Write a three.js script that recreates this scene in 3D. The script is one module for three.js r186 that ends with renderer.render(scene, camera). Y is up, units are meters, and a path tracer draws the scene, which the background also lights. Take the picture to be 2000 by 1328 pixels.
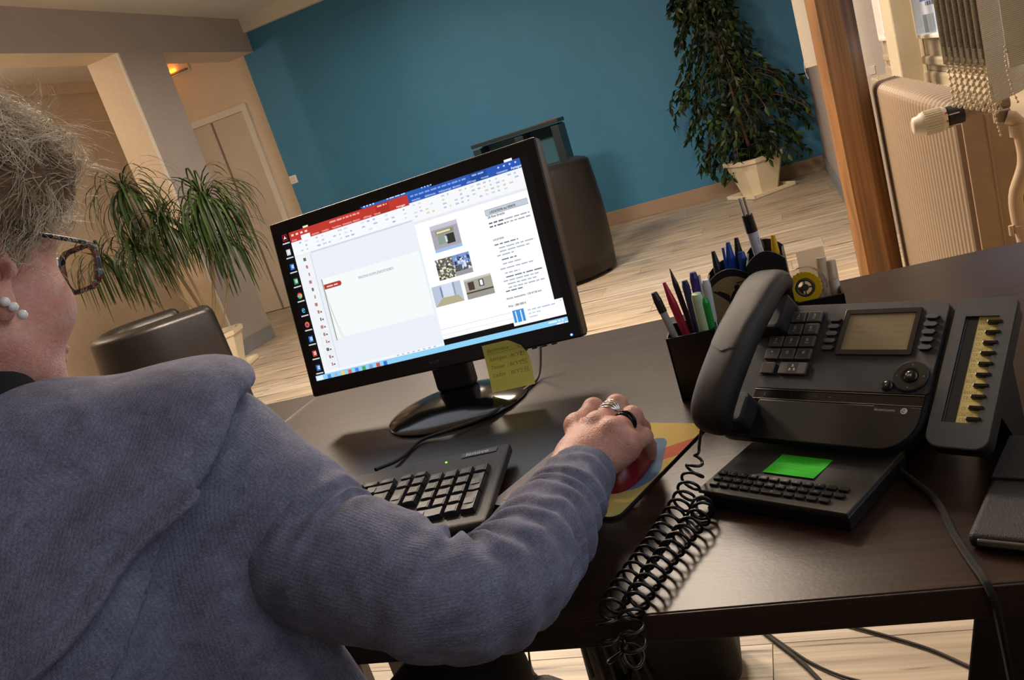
import * as THREE from 'three';
import { RectAreaLightUniformsLib } from 'three/addons/lights/RectAreaLightUniformsLib.js';
import { RoundedBoxGeometry } from 'three/addons/geometries/RoundedBoxGeometry.js';
import { mergeGeometries, mergeVertices } from 'three/addons/utils/BufferGeometryUtils.js';

// ---------- camera, sky, lights, exposure ----------
const scene = new THREE.Scene();
const camera = new THREE.PerspectiveCamera(2 * Math.atan(664 / 1581.97) * 180 / Math.PI, 2000 / 1328, 0.02, 60);
camera.position.set(0, 1.11, 0);
camera.rotation.order = 'YXZ';
camera.rotation.set(-0.245303, 0.367333, -0.310642);
scene.add(camera);
const SKY = new THREE.Color().setRGB(1.0, 1.16, 1.42);
scene.background = SKY;
const renderer = new THREE.WebGLRenderer({ antialias: true });
renderer.toneMapping = THREE.LinearToneMapping;
renderer.toneMappingExposure = 1.12;
renderer.shadowMap.enabled = true;
RectAreaLightUniformsLib.init();
// ceiling luminaires of the room: [x, z, width, depth, intensity, colour]
const WARM = 0xffead4;
const LUMINAIRES = [
  [-1.95, -3.0, 0.6, 0.6, 92, WARM],
  [-2.6, -5.6, 0.6, 0.6, 15, WARM],
  [-0.7, -3.1, 0.6, 0.6, 44, WARM],
];

// ---------- helpers ----------
let seed_ = 12345;
const rnd = () => { seed_ = (seed_ * 1664525 + 1013904223) >>> 0; return seed_ / 4294967296; };
const reseed = (s) => { seed_ = s >>> 0; };
const rr = (a, b) => a + (b - a) * rnd();
const V = (x, y, z) => new THREE.Vector3(x, y, z);
const clamp = (x, a = 0, b = 1) => Math.min(b, Math.max(a, x));
const mixn = (a, b, t) => a + (b - a) * t;
const smooth = (a, b, x) => { const t = clamp((x - a) / (b - a)); return t * t * (3 - 2 * t); };
const hash2 = (i, j, s = 0) => { let h = (i * 374761393 + j * 668265263 + s * 974634777) | 0; h = Math.imul(h ^ (h >>> 13), 1274126177); return ((h ^ (h >>> 16)) >>> 0) / 4294967296; };
// value noise that repeats every (px, py) cells
function pn(x, y, px, py, s = 0) {
  const i = Math.floor(x), j = Math.floor(y), f = x - i, g = y - j, u = f * f * (3 - 2 * f), v = g * g * (3 - 2 * g);
  const m = (a, n) => ((a % n) + n) % n, i0 = m(i, px), i1 = m(i + 1, px), j0 = m(j, py), j1 = m(j + 1, py);
  return mixn(mixn(hash2(i0, j0, s), hash2(i1, j0, s), u), mixn(hash2(i0, j1, s), hash2(i1, j1, s), u), v);
}
function fbm(u, v, fx, fy, oct, s = 0) { let a = 0, w = 0.5, t = 0; for (let k = 0; k < oct; k++) { a += w * pn(u * fx, v * fy, fx, fy, s + k); t += w; w *= 0.5; fx *= 2; fy *= 2; } return a / t; }
function n3(x, y, z, s = 0) { // 3D value noise
  const i = Math.floor(x), j = Math.floor(y), k = Math.floor(z), f = x - i, g = y - j, h = z - k;
  const q = (t) => t * t * (3 - 2 * t), u = q(f), v = q(g), w = q(h), H = (a, b, c) => hash2(a + c * 57, b + c * 131, s);
  return mixn(mixn(mixn(H(i, j, k), H(i + 1, j, k), u), mixn(H(i, j + 1, k), H(i + 1, j + 1, k), u), v),
    mixn(mixn(H(i, j, k + 1), H(i + 1, j, k + 1), u), mixn(H(i, j + 1, k + 1), H(i + 1, j + 1, k + 1), u), v), w);
}
function tex(w, h, fn, size, srgb = true) { // size: metres that one tile covers [w, h]; fn(u, v) gives [r, g, b] 0..1
  const d = new Uint8Array(w * h * 4);
  for (let y = 0; y < h; y++) for (let x = 0; x < w; x++) {
    const c = fn((x + 0.5) / w, (y + 0.5) / h), o = (y * w + x) * 4;
    d[o] = clamp(c[0]) * 255; d[o + 1] = clamp(c[1]) * 255; d[o + 2] = clamp(c[2]) * 255; d[o + 3] = 255;
  }
  const t = new THREE.DataTexture(d, w, h, THREE.RGBAFormat);
  t.wrapS = t.wrapT = THREE.RepeatWrapping; t.magFilter = THREE.LinearFilter; t.minFilter = THREE.LinearMipmapLinearFilter; t.generateMipmaps = true;
  if (srgb) t.colorSpace = THREE.SRGBColorSpace;
  if (size) t.repeat.set(1 / size[0], 1 / size[1]);
  t.needsUpdate = true; return t;
}
function canvasTex(w, h, draw) {
  const c = document.createElement('canvas'); c.width = w; c.height = h;
  const g = c.getContext('2d'); draw(g, w, h);
  const t = new THREE.CanvasTexture(c); t.colorSpace = THREE.SRGBColorSpace; return t;
}
const mat = (color, roughness = 0.6, extra = {}) => new THREE.MeshStandardMaterial({ color, roughness, metalness: 0, ...extra });
const pmat = (color, roughness, extra = {}) => new THREE.MeshPhysicalMaterial({ color, roughness, metalness: 0, ...extra });
const used = {};
function numbered(name) { const n = used[name] = (used[name] ?? -1) + 1; return n ? `${name}_${String(n).padStart(3, '0')}` : name; }
function mesh(name, geo, m, parent = scene) {
  const o = new THREE.Mesh(geo, m); o.name = parent === scene ? numbered(name) : name;
  o.castShadow = o.receiveShadow = true; parent.add(o); return o;
}
function thing(name, label, category, pos = [0, 0, 0], group) {
  const o = new THREE.Group(); o.name = numbered(name); o.position.set(...pos); scene.add(o);
  o.userData = { label, category }; if (group) o.userData.group = group; return o;
}
function tag(o, label, category, group) { o.userData = { label, category }; if (group) o.userData.group = group; return o; }
function struct(name, geo, m, parent = scene) { const o = mesh(name, geo, m, parent); if (parent === scene) o.userData.kind = 'structure'; return o; }
const sgroup = (name) => { const o = new THREE.Group(); o.name = name; o.userData.kind = 'structure'; scene.add(o); return o; };
// uv in metres from the dominant normal axis; du, dv shift it
function boxUV(g, du = 0, dv = 0, swap = false) {
  if (g.index) g = g.toNonIndexed();
  const p = g.attributes.position, n = g.attributes.normal, uv = new Float32Array(p.count * 2);
  for (let i = 0; i < p.count; i += 3) {
    let nx = 0, ny = 0, nz = 0; for (let k = 0; k < 3; k++) { nx += Math.abs(n.getX(i + k)); ny += Math.abs(n.getY(i + k)); nz += Math.abs(n.getZ(i + k)); }
    for (let k = 0; k < 3; k++) {
      const x = p.getX(i + k), y = p.getY(i + k), z = p.getZ(i + k);
      let a, b; if (nx > ny && nx > nz) { a = z; b = y; } else if (ny > nz) { a = x; b = z; } else { a = x; b = y; }
      uv[2 * (i + k)] = (swap ? b : a) + du; uv[2 * (i + k) + 1] = (swap ? a : b) + dv;
    }
  }
  g.setAttribute('uv', new THREE.BufferAttribute(uv, 2)); return g;
}
const box = (w, h, d, x = 0, y = 0, z = 0) => boxUV(new THREE.BoxGeometry(w, h, d).translate(x, y, z));
const span = (x0, x1, y0, y1, z0, z1) => box(x1 - x0, y1 - y0, z1 - z0, (x0 + x1) / 2, (y0 + y1) / 2, (z0 + z1) / 2);
const rbox = (w, h, d, r, x = 0, y = 0, z = 0, seg = 2) => boxUV(new RoundedBoxGeometry(w, h, d, seg, Math.min(r, w / 2.01, h / 2.01, d / 2.01)).translate(x, y, z));
const plain = (g) => { g = g.index ? g.toNonIndexed() : g; for (const k of Object.keys(g.attributes)) if (!['position', 'normal', 'uv'].includes(k)) g.deleteAttribute(k); if (!g.attributes.uv) boxUV(g); return g; };
const merge = (...gs) => mergeGeometries(gs.flat().map(plain), false);
const cyl = (r0, r1, h, seg = 20, x = 0, y = 0, z = 0) => new THREE.CylinderGeometry(r1, r0, h, seg).translate(x, y + h / 2, z); // r0 at the bottom
const lathe = (pts, seg = 28) => new THREE.LatheGeometry(pts.map((p) => new THREE.Vector2(p[0], p[1])), seg);
function tube(pts, r, seg = 40, rad = 8, closed = false) {
  const c = new THREE.CatmullRomCurve3(pts.map((p) => Array.isArray(p) ? V(...p) : p), closed, 'centripetal');
  return new THREE.TubeGeometry(c, seg, r, rad, closed);
}
// a cylinder between two points
function rod(a, b, r0, r1 = r0, seg = 14, open = false) {
  a = Array.isArray(a) ? V(...a) : a; b = Array.isArray(b) ? V(...b) : b; const d = b.clone().sub(a), L = d.length();
  const g = new THREE.CylinderGeometry(r1, r0, L, seg, 1, open); g.applyQuaternion(new THREE.Quaternion().setFromUnitVectors(V(0, 1, 0), d.normalize()));
  return g.translate((a.x + b.x) / 2, (a.y + b.y) / 2, (a.z + b.z) / 2);
}
function roundRect(w, h, r, x = 0, y = 0) { // Shape centred on x, y
  const s = new THREE.Shape(), a = w / 2, b = h / 2; const [tl, tr, br, bl] = Array.isArray(r) ? r : [r, r, r, r];
  s.moveTo(x - a + tl, y + b); s.lineTo(x + a - tr, y + b); if (tr) s.absarc(x + a - tr, y + b - tr, tr, Math.PI / 2, 0, true);
  s.lineTo(x + a, y - b + br); if (br) s.absarc(x + a - br, y - b + br, br, 0, -Math.PI / 2, true);
  s.lineTo(x - a + bl, y - b); if (bl) s.absarc(x - a + bl, y - b + bl, bl, -Math.PI / 2, -Math.PI, true);
  s.lineTo(x - a, y + b - tl); if (tl) s.absarc(x - a + tl, y + b - tl, tl, Math.PI, Math.PI / 2, true); return s;
}
const ext = (shape, depth, bevel = 0, seg = 2) => new THREE.ExtrudeGeometry(shape, { depth: depth - 2 * bevel, bevelEnabled: bevel > 0, bevelSize: bevel, bevelThickness: bevel, bevelOffset: -bevel, bevelSegments: seg, curveSegments: 10 }).translate(0, 0, bevel);
// a flat quad with uv 0..1 (for prints), facing +z
const card = (w, h, x = 0, y = 0, z = 0) => new THREE.PlaneGeometry(w, h).translate(x, y, z);
const rotX = (g, a) => g.rotateX(a), rotY = (g, a) => g.rotateY(a), rotZ = (g, a) => g.rotateZ(a);
// ---------- materials of the room ----------
const wallNoise = tex(512, 512, (u, v) => { const a = 0.93 + 0.05 * fbm(u, v, 6, 6, 4, 3) + 0.04 * fbm(u, v, 90, 90, 2, 9); return [a, a, a]; }, [1.2, 1.2]);
const wallBump = tex(512, 512, (u, v) => { const a = 0.5 * fbm(u, v, 120, 120, 2, 5) + 0.5 * fbm(u, v, 30, 30, 3, 6); return [a, a, a]; }, [0.8, 0.8], false);
const paint = (c, rough = 0.75) => mat(c, rough, { map: wallNoise, bumpMap: wallBump, bumpScale: 0.0012 });
const M = {
  blue: paint(0x3c82ab, 0.62), cream: paint(0xe2cfb6), white: paint(0xe6e0d4), grey: paint(0xb3a9a4), ceil: paint(0xf2ebdf),
  greyBlue: paint(0x8d9094, 0.5), frameCream: paint(0xbdb097, 0.45), door: paint(0xcfc3b4, 0.5),
};
const WOODW = 1.285, WOODH = 0.78;
const floorTex = tex(1024, 640, (u, v) => {
  const row = Math.floor(v * 4), s = row * 17;
  const warp = 0.02 * fbm(u, v, 5, 12, 2, s + 2);
  const fine = fbm(u, v + warp, 6, 160, 3, s + 3), band = fbm(u, v + warp, 3, 44, 3, s + 5);
  let a = 0.80 + 0.12 * (fine - 0.5) + 0.34 * (band - 0.5);
  const crack = smooth(0.64, 0.80, fbm(u + 0.3, v + warp * 1.4, 4, 70, 2, s + 8)) * smooth(0.38, 0.62, fbm(u, v, 4, 9, 2, s + 11));
  a -= 0.46 * crack;
  return [a * 0.90, a * 0.845, a * 0.765];
}, [WOODW, WOODH]);
const floorBump = tex(512, 512, (u, v) => { const a = fbm(u, v, 4, 120, 3, 41); return [a, a, a]; }, [WOODW, WOODH], false);
const floorMats = [0xffffff, 0xf3efe9, 0xfff8ee].map((c) => mat(c, 0.42, { map: floorTex, bumpMap: floorBump, bumpScale: 0.0008 }));

// ---------- the room ----------
const H = 2.84, XL = -6.43, XR = 0.5, ZB = -7.36, ZF = 4.2;
{ // floor: laminate planks laid along x on a screed
  const floor = sgroup('floor');
  mesh('screed', span(XL - 0.2, XR + 0.3, -0.12, -0.012, -7.8, ZF + 0.2), mat(0x5a5046, 0.9), floor); mesh('floor_covering', span(XL, XR, -0.012, -0.001, 1.11, ZF), floorMats[0], floor);
  const PW = 0.193, L = WOODW;
  const variants = [];
  for (let k = 0; k < 12; k++) {
    const s = ext(roundRect(L - 0.0012, PW - 0.0012, 0.0004), 0.01, 0.0006, 1); s.rotateX(-Math.PI / 2).translate(0, -0.01, 0);
    variants.push(boxUV(s, (k * 0.37) % WOODW, (k % 4 + 0.5) * WOODH / 4));
  }
  let row = 0; reseed(5);
  for (let z = 1.0; z > -7.65; z -= PW, row++) {
    const off = ((row * 0.43) % 1) * L;
    for (let x = XL - off * 0.999; x < XR + 0.1; x += L) {
      if (x + L < XL) continue;
      const p = mesh('plank', variants[Math.floor(rnd() * 12)], floorMats[Math.floor(rnd() * 3)], floor);
      p.position.set(x + L / 2, 0, z);
    }
  }
}
struct('ceiling', span(XL - 0.2, XR + 0.3, H, H + 0.15, -7.8, ZF + 0.2), M.ceil);
struct('wall_back', span(-4.6, XR + 0.2, 0, H, ZB - 0.18, ZB), M.blue);
struct('trim_1', span(-4.6, XR - 0.16, 2.715, H, ZB, ZB + 0.05), M.white);
struct('baseboard_back', rbox(XR - 0.16 + 4.6, 0.125, 0.016, 0.004, (XR - 0.16 - 4.6) / 2, 0.0625, ZB + 0.008), mat(0xa58d78, 0.5, { map: wallNoise }));
struct('wall_passage', span(XL - 0.2, -4.6, 0, H, -7.75, -7.57), M.cream);
struct('wall_left', span(XL - 0.2, XL, 0, H, -7.75, ZF + 0.2), M.cream);
struct('trim_2', span(XL, XL + 0.06, H - 0.11, H, -7.57, ZF), M.cream);
struct('wall_front', span(XL - 0.2, XR + 0.3, 0, H, ZF, ZF + 0.18), paint(0x9a8a7a));
{ // beam with the pillar under it: grey towards the room, cream on the other faces
  const six = [M.grey, M.cream, M.cream, M.cream, M.cream, M.cream];
  const twoTone = (x0, x1, y0, y1, z0, z1) => { const g = new THREE.BoxGeometry(x1 - x0, y1 - y0, z1 - z0).translate((x0 + x1) / 2, (y0 + y1) / 2, (z0 + z1) / 2);
    const p = g.attributes.position, n = g.attributes.normal, uv = g.attributes.uv; for (let i = 0; i < p.count; i++) { const ax = Math.abs(n.getX(i)) > 0.5, ay = Math.abs(n.getY(i)) > 0.5; uv.setXY(i, ax ? p.getZ(i) : p.getX(i), ay ? p.getZ(i) : p.getY(i)); } return g; };
  struct('beam', twoTone(-4.79, -4.48, 2.53, H, ZB, ZF), six);
  const pil = sgroup('pillar');
  mesh('pillar_shaft', twoTone(-4.79, -4.48, 0, 2.53, -6.02, -5.5), six, pil);
  mesh('corner_bead', rbox(0.022, 2.53, 0.022, 0.006, -4.482, 1.265, -5.502), M.white, pil);
  mesh('skirting', rbox(0.012, 0.12, 0.52, 0.003, -4.474, 0.06, -5.76), M.greyBlue, pil);
}
{ // right wall: breast under the windows, pier beyond, lintel above, window openings
  const w = sgroup('wall_right');
  mesh('breast', span(XR, XR + 0.28, 0, 0.80, -4.55, ZF), M.frameCream, w);
  mesh('lintel', span(XR, XR + 0.28, 2.25, H, -4.55, ZF), M.white, w);
  mesh('pier', span(0.34, XR + 0.28, 0, H, ZB, -4.55), M.grey, w);
  mesh('pier_middle', span(XR, XR + 0.28, 0.80, 2.25, -1.55, -1.05), M.white, w);
  mesh('pier_near', span(XR, XR + 0.28, 0.80, 2.25, 0.9, ZF), M.white, w);
  mesh('skirting', rbox(0.014, 0.12, 2.8, 0.003, 0.333, 0.06, -5.96), M.greyBlue, w);
}
const glass = pmat(0xffffff, 0.02, { transmission: 1, thickness: 0, ior: 1.45 });
function sash(win, z0, z1, x = 0.56, stile = 0.07) { // one casement leaf: panel below, glass above
  const y0 = 0.80, yg = 0.975, y1 = 2.25, d = 0.05, fr = [];
  fr.push(span(x, x + d, y0, y1, z0, z0 + stile), span(x, x + d, y0, y1, z1 - stile, z1), span(x, x + d, y1 - stile, y1, z0 + stile, z1 - stile));
  const f = mesh('window_frame', merge(fr), M.frameCream, win);
  mesh('bottom_panel', merge(span(x + 0.004, x + d - 0.004, y0 + 0.052, yg - 0.002, z0 + stile, z1 - stile), rbox(0.02, 0.03, z1 - z0 - 2 * stile, 0.008, x - 0.004, y0 + 0.09, (z0 + z1) / 2)), M.frameCream, win);
  mesh('bottom_rail', rbox(0.03, 0.05, z1 - z0, 0.012, x + 0.01, y0 + 0.025, (z0 + z1) / 2), M.frameCream, win);
  const b = 0.014; mesh('glazing_bead', merge(rbox(0.03, b, z1 - z0 - 2 * stile, 0.004, x - 0.002, yg, (z0 + z1) / 2), rbox(0.03, y1 - yg, b, 0.004, x - 0.002, (y1 + yg) / 2, z0 + stile), rbox(0.03, y1 - yg, b, 0.004, x - 0.002, (y1 + yg) / 2, z1 - stile)), M.white, win);
  mesh('pane', span(x + 0.02, x + 0.026, yg, y1 - stile, z0 + stile, z1 - stile), glass, win);
  return f;
}
{
  const w1 = sgroup('window_1'); sash(w1, -4.5, -3.72);
  mesh('mullion', rbox(0.10, 1.45, 0.22, 0.01, 0.53, 1.525, -3.61), mat(0xd2c6aa, 0.5, { map: wallNoise }), w1);
  const w2 = sgroup('window_2'); sash(w2, -3.5, -1.56);
  const w3 = sgroup('window_3'); sash(w3, -1.04, -0.08); sash(w3, -0.06, 0.9);
  const sill = sgroup('trim_3'); mesh('sill_board', rbox(0.12, 0.03, 5.4, 0.008, 0.545, 0.795, -1.8), M.frameCream, sill);
}
struct('ground', span(1.0, 14, -0.4, -0.3, -16, 10), mat(0x9a9894, 0.9, { map: wallNoise }));
{ // double door in the passage
  const d = sgroup('door_1');
  const zf = -7.57;
  mesh('door_frame', merge(span(-4.965, -4.90, 0, 2.15, zf, zf + 0.03), span(-6.3, -6.235, 0, 2.15, zf, zf + 0.03), span(-6.235, -4.965, 2.085, 2.15, zf, zf + 0.03)), M.white, d);
  mesh('door_leaf', rbox(0.395, 2.075, 0.02, 0.004, -5.165, 1.045, zf + 0.012), M.door, d);
  mesh('door_leaf', rbox(0.855, 2.075, 0.02, 0.004, -5.80, 1.045, zf + 0.012), M.door, d);
  mesh('cover_strip', rbox(0.02, 2.07, 0.012, 0.003, -5.368, 1.045, zf + 0.026), mat(0x7d726a, 0.5), d);
  const brass = mat(0xb09878, 0.35, { metalness: 0.6 });
  const h = mesh('door_handle', merge(rbox(0.04, 0.22, 0.01, 0.004, -5.43, 1.06, zf + 0.027), rod([-5.43, 1.10, zf + 0.03], [-5.43, 1.10, zf + 0.08], 0.009), rod([-5.43, 1.10, zf + 0.08], [-5.53, 1.10, zf + 0.08], 0.009), rod([-5.43, 1.0, zf + 0.03], [-5.43, 1.0, zf + 0.042], 0.012)), brass, d);
}
const chromeWire = mat(0xb8b8b8, 0.3, { metalness: 1 });
// suspended luminaires (above the frame): housing, glowing diffuser and the light under it
{ // opal globe in the hallway behind the pillar
  const t = thing('globe_lamp', 'white opal globe lamp hanging in the hallway left of the pillar', 'lamp', [-5.7, H, -4.0]);
  mesh('cord', rod([0, 0, 0], [0, -0.42, 0], 0.004), M.white, t); mesh('cap', cyl(0.03, 0.022, 0.05, 20, 0, -0.46, 0), M.white, t);
  mesh('globe', new THREE.SphereGeometry(0.10, 28, 18).translate(0, -0.54, 0), mat(0xffffff, 0.4, { emissive: WARM, emissiveIntensity: 1.5 }), t);
  const p = new THREE.PointLight(WARM, 2.6); p.position.set(-5.7, H - 0.54, -4.0); p.shadow.radius = 4; p.castShadow = true; scene.add(p);
}
LUMINAIRES.forEach(([x, z, w, d, I, col], k) => {
  const t = thing('ceiling_light', ['square white hanging panel light nearest the desk', 'square white hanging panel light farthest from the desk', 'square white hanging panel light towards the windows'][k], 'ceiling light', [x, H, z]);
  for (const sx of [-0.2, 0.2]) mesh('suspension_wire', rod([sx, 0, 0], [sx, -0.25, 0], 0.002), chromeWire, t);
  mesh('housing', box(w + 0.04, 0.04, d + 0.04, 0, -0.265, 0), M.white, t); mesh('upper_diffuser', box(w * 0.9, 0.004, d * 0.9, 0, -0.243, 0), mat(0xffffff, 0.5, { emissive: col, emissiveIntensity: 1 }), t);
  mesh('diffuser', box(w, 0.004, d, 0, -0.287, 0), mat(0xffffff, 0.5, { emissive: col, emissiveIntensity: 1.2 }), t);
  const l = new THREE.RectAreaLight(col, I, w, d); l.position.set(x, H - 0.292, z); l.rotation.x = -Math.PI / 2; scene.add(l);
  const up = new THREE.RectAreaLight(col, I * 0.13, w * 0.9, d * 0.9); up.position.set(x, H - 0.238, z); up.rotation.x = Math.PI / 2; scene.add(up);
});
// ---------- desks ----------
const deskTex = tex(1024, 512, (u, v) => {
  const w = 0.03 * fbm(u, v, 4, 6, 2, 71);
  const a = fbm(u, v + w, 8, 170, 3, 72), b = fbm(u, v + w, 3, 36, 3, 75);
  let t = 0.62 + 0.55 * (a - 0.5) + 0.5 * (b - 0.5); t = clamp(t);
  return [0.30 * t + 0.085, 0.225 * t + 0.07, 0.185 * t + 0.062];
}, [0.9, 0.45]);
const deskBump = tex(512, 512, (u, v) => { const a = 0.3 * fbm(u, v, 10, 150, 2, 77) + 0.9 * fbm(u, v, 256, 200, 2, 79); return [a, a, a]; }, [0.45, 0.3], false);
const deskMat = pmat(0xa8968a, 0.31, { map: deskTex, bumpMap: deskBump, bumpScale: 0.00005, ior: 1.5, specularIntensity: 0.72 });
const edgeMat = mat(0xa89088, 0.42, { map: deskTex, bumpMap: deskBump, bumpScale: 0.0003 });
const TOP = 0.735;
function desk(label, x0, x1, legs) {
  const z0 = -1.322, z1 = -0.519, t = thing('desk', label, 'desk', [(x0 + x1) / 2, 0, (z0 + z1) / 2], 'office desks'), w = x1 - x0, d = z1 - z0;
  mesh('desk_top', rbox(w - 0.004, 0.025, d - 0.004, 0.0015, 0, TOP - 0.0125, 0), deskMat, t);
  mesh('edge_band', merge(rbox(w, 0.0246, 0.002, 0.0008, 0, TOP - 0.0127, d / 2 - 0.001), rbox(w, 0.0246, 0.002, 0.0008, 0, TOP - 0.0127, -d / 2 + 0.001), rbox(0.002, 0.0246, d, 0.0008, w / 2 - 0.001, TOP - 0.0127, 0), rbox(0.002, 0.0246, d, 0.0008, -w / 2 + 0.001, TOP - 0.0127, 0)), edgeMat, t);
  for (const lx of legs) {
    const leg = mesh('leg', merge(rbox(0.05, TOP - 0.055, 0.03, 0.004, lx, 0.03 + (TOP - 0.055) / 2, -d / 2 + 0.12), rbox(0.06, 0.03, d - 0.12, 0.006, lx, 0.015, 0), rbox(0.05, 0.03, d - 0.2, 0.004, lx, TOP - 0.04, 0)), mat(0x6b6264, 0.45, { metalness: 0.2 }), t);
  }
  return t;
}
desk('dark brown wood desk that carries the keyboard and the black telephone', -0.924, 0.34, [-0.605, 0.53]);
desk('dark brown wood desk beyond the seam, left of the monitor', -2.3, -0.926, [-0.3, 0.6]);

// ---------- black plastics ----------
const speck = tex(256, 256, (u, v) => { const a = fbm(u, v, 128, 128, 2, 91); return [a, a, a]; }, [0.05, 0.05], false);
const black = mat(0x0d0d0f, 0.42, { bumpMap: speck, bumpScale: 0.0002 }), blackGloss = mat(0x0e0e11, 0.16), blackMatt = mat(0x101011, 0.62, { bumpMap: speck, bumpScale: 0.0002 });
const charcoal = mat(0x2c2926, 0.5, { bumpMap: speck, bumpScale: 0.0002 });
const chrome = mat(0xc8c8c8, 0.22, { metalness: 1 }), whitePlastic = mat(0xe4e0d6, 0.4);

// ---------- monitor ----------
function screenPicture(g, W, Hh) { // u, v in panel fractions -> active area
  const X = (u) => (u - 0.026) / 0.944 * W, Y = (v) => (v - 0.055) / 0.868 * Hh;
  const R = (u0, v0, u1, v1, c) => { g.fillStyle = c; g.fillRect(X(u0), Y(v0), X(u1) - X(u0), Y(v1) - Y(v0)); };
  const T = (s, u, v, px, c, f = 'sans-serif', b = '') => { g.fillStyle = c; g.font = `${b} ${px}px ${f}`; g.fillText(s, X(u), Y(v)); };
  reseed(77);
  const line = (u, v, w, h, c) => { let x = u; while (x < u + w) { const q = 0.006 + rnd() * 0.022; R(x, v, Math.min(x + q, u + w), v + h, c); x += q + 0.004; } };
  R(0, 0, 1, 1, '#0b0b10');
  // desktop icons
  const ic = ['#c8102e', '#c9d4de', '#2f6fd0', '#3f9a62', '#e8b12c', '#49b5e6', '#e06a2b', '#3d7cc9', '#d04a3a', '#3f6fc0'];
  for (let k = 0; k < 10; k++) {
    const v = 0.075 + k * 0.0835; const x = X(0.047), y = Y(v + 0.017);
    g.fillStyle = ic[k];
    if (k === 4) { g.beginPath(); g.arc(x, y, 19, 0, 7); g.fill(); g.fillStyle = '#3aa757'; g.beginPath(); g.arc(x, y, 19, 1, 3); g.lineTo(x, y); g.fill(); g.fillStyle = '#e2453a'; g.beginPath(); g.arc(x, y, 19, 3.3, 5.6); g.lineTo(x, y); g.fill(); g.fillStyle = '#fff'; g.beginPath(); g.arc(x, y, 9, 0, 7); g.fill(); g.fillStyle = '#4285f4'; g.beginPath(); g.arc(x, y, 7, 0, 7); g.fill(); }
    else if (k === 5) { g.font = 'bold 50px sans-serif'; g.fillText('e', x - 15, y + 15); }
    else if (k === 6) { g.beginPath(); g.arc(x, y, 18, 0, 7); g.fill(); g.fillStyle = '#7a2cc0'; g.beginPath(); g.arc(x - 2, y + 1, 9, 0, 7); g.fill(); }
    else if (k === 0) { g.fillRect(x - 19, y - 19, 38, 38); g.fillStyle = '#1a0a0c'; g.fillRect(x - 15, y - 15, 30, 30); g.strokeStyle = '#fff'; g.lineWidth = 4; g.beginPath(); g.moveTo(x - 8, y + 9); g.lineTo(x, y - 8); g.lineTo(x + 8, y + 6); g.lineTo(x - 9, y + 3); g.stroke(); }
    else { g.fillRect(x - 16, y - 18, 32, 36); g.fillStyle = '#fff'; g.fillRect(x - 4, y - 10, 16, 18); g.fillStyle = ic[k]; g.fillRect(x, y - 5, 8, 8); }
    R(0.032, v + 0.045, 0.062, v + 0.052, '#d8d8d8');
  }
  R(0.128, 0.058, 0.150, 0.072, '#e9efc0'); R(0.885, 0.058, 0.912, 0.078, '#f4f6fa');
  // word processor (blue), behind
  R(0.53, 0.074, 0.936, 0.83, '#f7faff'); R(0.53, 0.074, 0.936, 0.122, '#2b57b5');
  line(0.55, 0.085, 0.2, 0.009, '#7f9fdc'); R(0.765, 0.074, 0.822, 0.122, '#244a9c'); line(0.772, 0.082, 0.04, 0.008, '#9ab4e6');
  ['Références', 'Publipostage', 'Révision', 'Affichage', 'Format'].forEach((s, k) => T(s, 0.60 + k * 0.05, 0.117, 15, '#e8f0ff'));
  T('Insertion', 0.552, 0.117, 15, '#dfe9ff'); T('Connexion', 0.865 - 0.012, 0.117, 15, '#fff'); T('Partager', 0.902, 0.117, 16, '#fff', 'sans-serif', 'bold'); for (let k = 0; k < 4; k++) R(0.86 + k * 0.019, 0.084, 0.866 + k * 0.019, 0.092, '#c5d6f4');
  R(0.54, 0.122, 0.936, 0.222, '#f3f5f9'); for (let j = 0; j < 4; j++) for (let k = 0; k < 18; k++) if (rnd() < 0.7) R(0.55 + k * 0.021, 0.133 + j * 0.02, 0.555 + k * 0.021 + rnd() * 0.008, 0.141 + j * 0.02, ['#c3c9d4', '#d6dae2', '#b8c4da', '#d8d2ad'][Math.floor(rnd() * 4)]);
  R(0.54, 0.222, 0.936, 0.236, '#e6eaf0'); R(0.54, 0.236, 0.936, 0.855, '#fdfeff'); R(0.54, 0.80, 0.80, 0.803, '#d8dde6'); R(0.54, 0.83, 0.80, 0.833, '#e2e6ee');
  // the page: heading box, lines, four photographs
  R(0.786, 0.272, 0.928, 0.300, '#c4ccd8'); g.strokeStyle = '#7a8494'; g.lineWidth = 2; g.strokeRect(X(0.786), Y(0.272), X(0.928) - X(0.786), Y(0.3) - Y(0.272));
  T('LOCATION ou VENTE', 0.80, 0.294, 17, '#2c3138', 'sans-serif', 'bold'); T('20 Rue Droite', 0.790, 0.316, 17, '#39404c', 'sans-serif', 'bold');
  [0.338, 0.356].forEach((v, k) => { line(0.789, v, 0.055, 0.007, '#59606e'); line(0.846, v, 0.08, 0.006, '#9aa2b0'); });
  T('LOCATION', 0.789, 0.432, 14, '#4b5568', 'sans-serif', 'bold');
  [[0.45, 0.08], [0.47, 0.12], [0.488, 0.10], [0.506, 0.06], [0.53, 0.05], [0.552, 0.06], [0.575, 0.11], [0.60, 0.05], [0.62, 0.12], [0.638, 0.12], [0.656, 0.10], [0.674, 0.12], [0.69, 0.06]].forEach(([v, w], k) => line(0.79 + (k % 3 ? 0.012 : 0), v, w, 0.006, k % 4 ? '#aab2c0' : '#6b7383'));
  T('Durée, honoraires : 120 HT 80 net', 0.786, 0.735, 14, '#4a5160', 'sans-serif', 'bold'); T('Prix : 280 000 €', 0.786, 0.775, 16, '#3f4652', 'sans-serif', 'bold');
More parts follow.
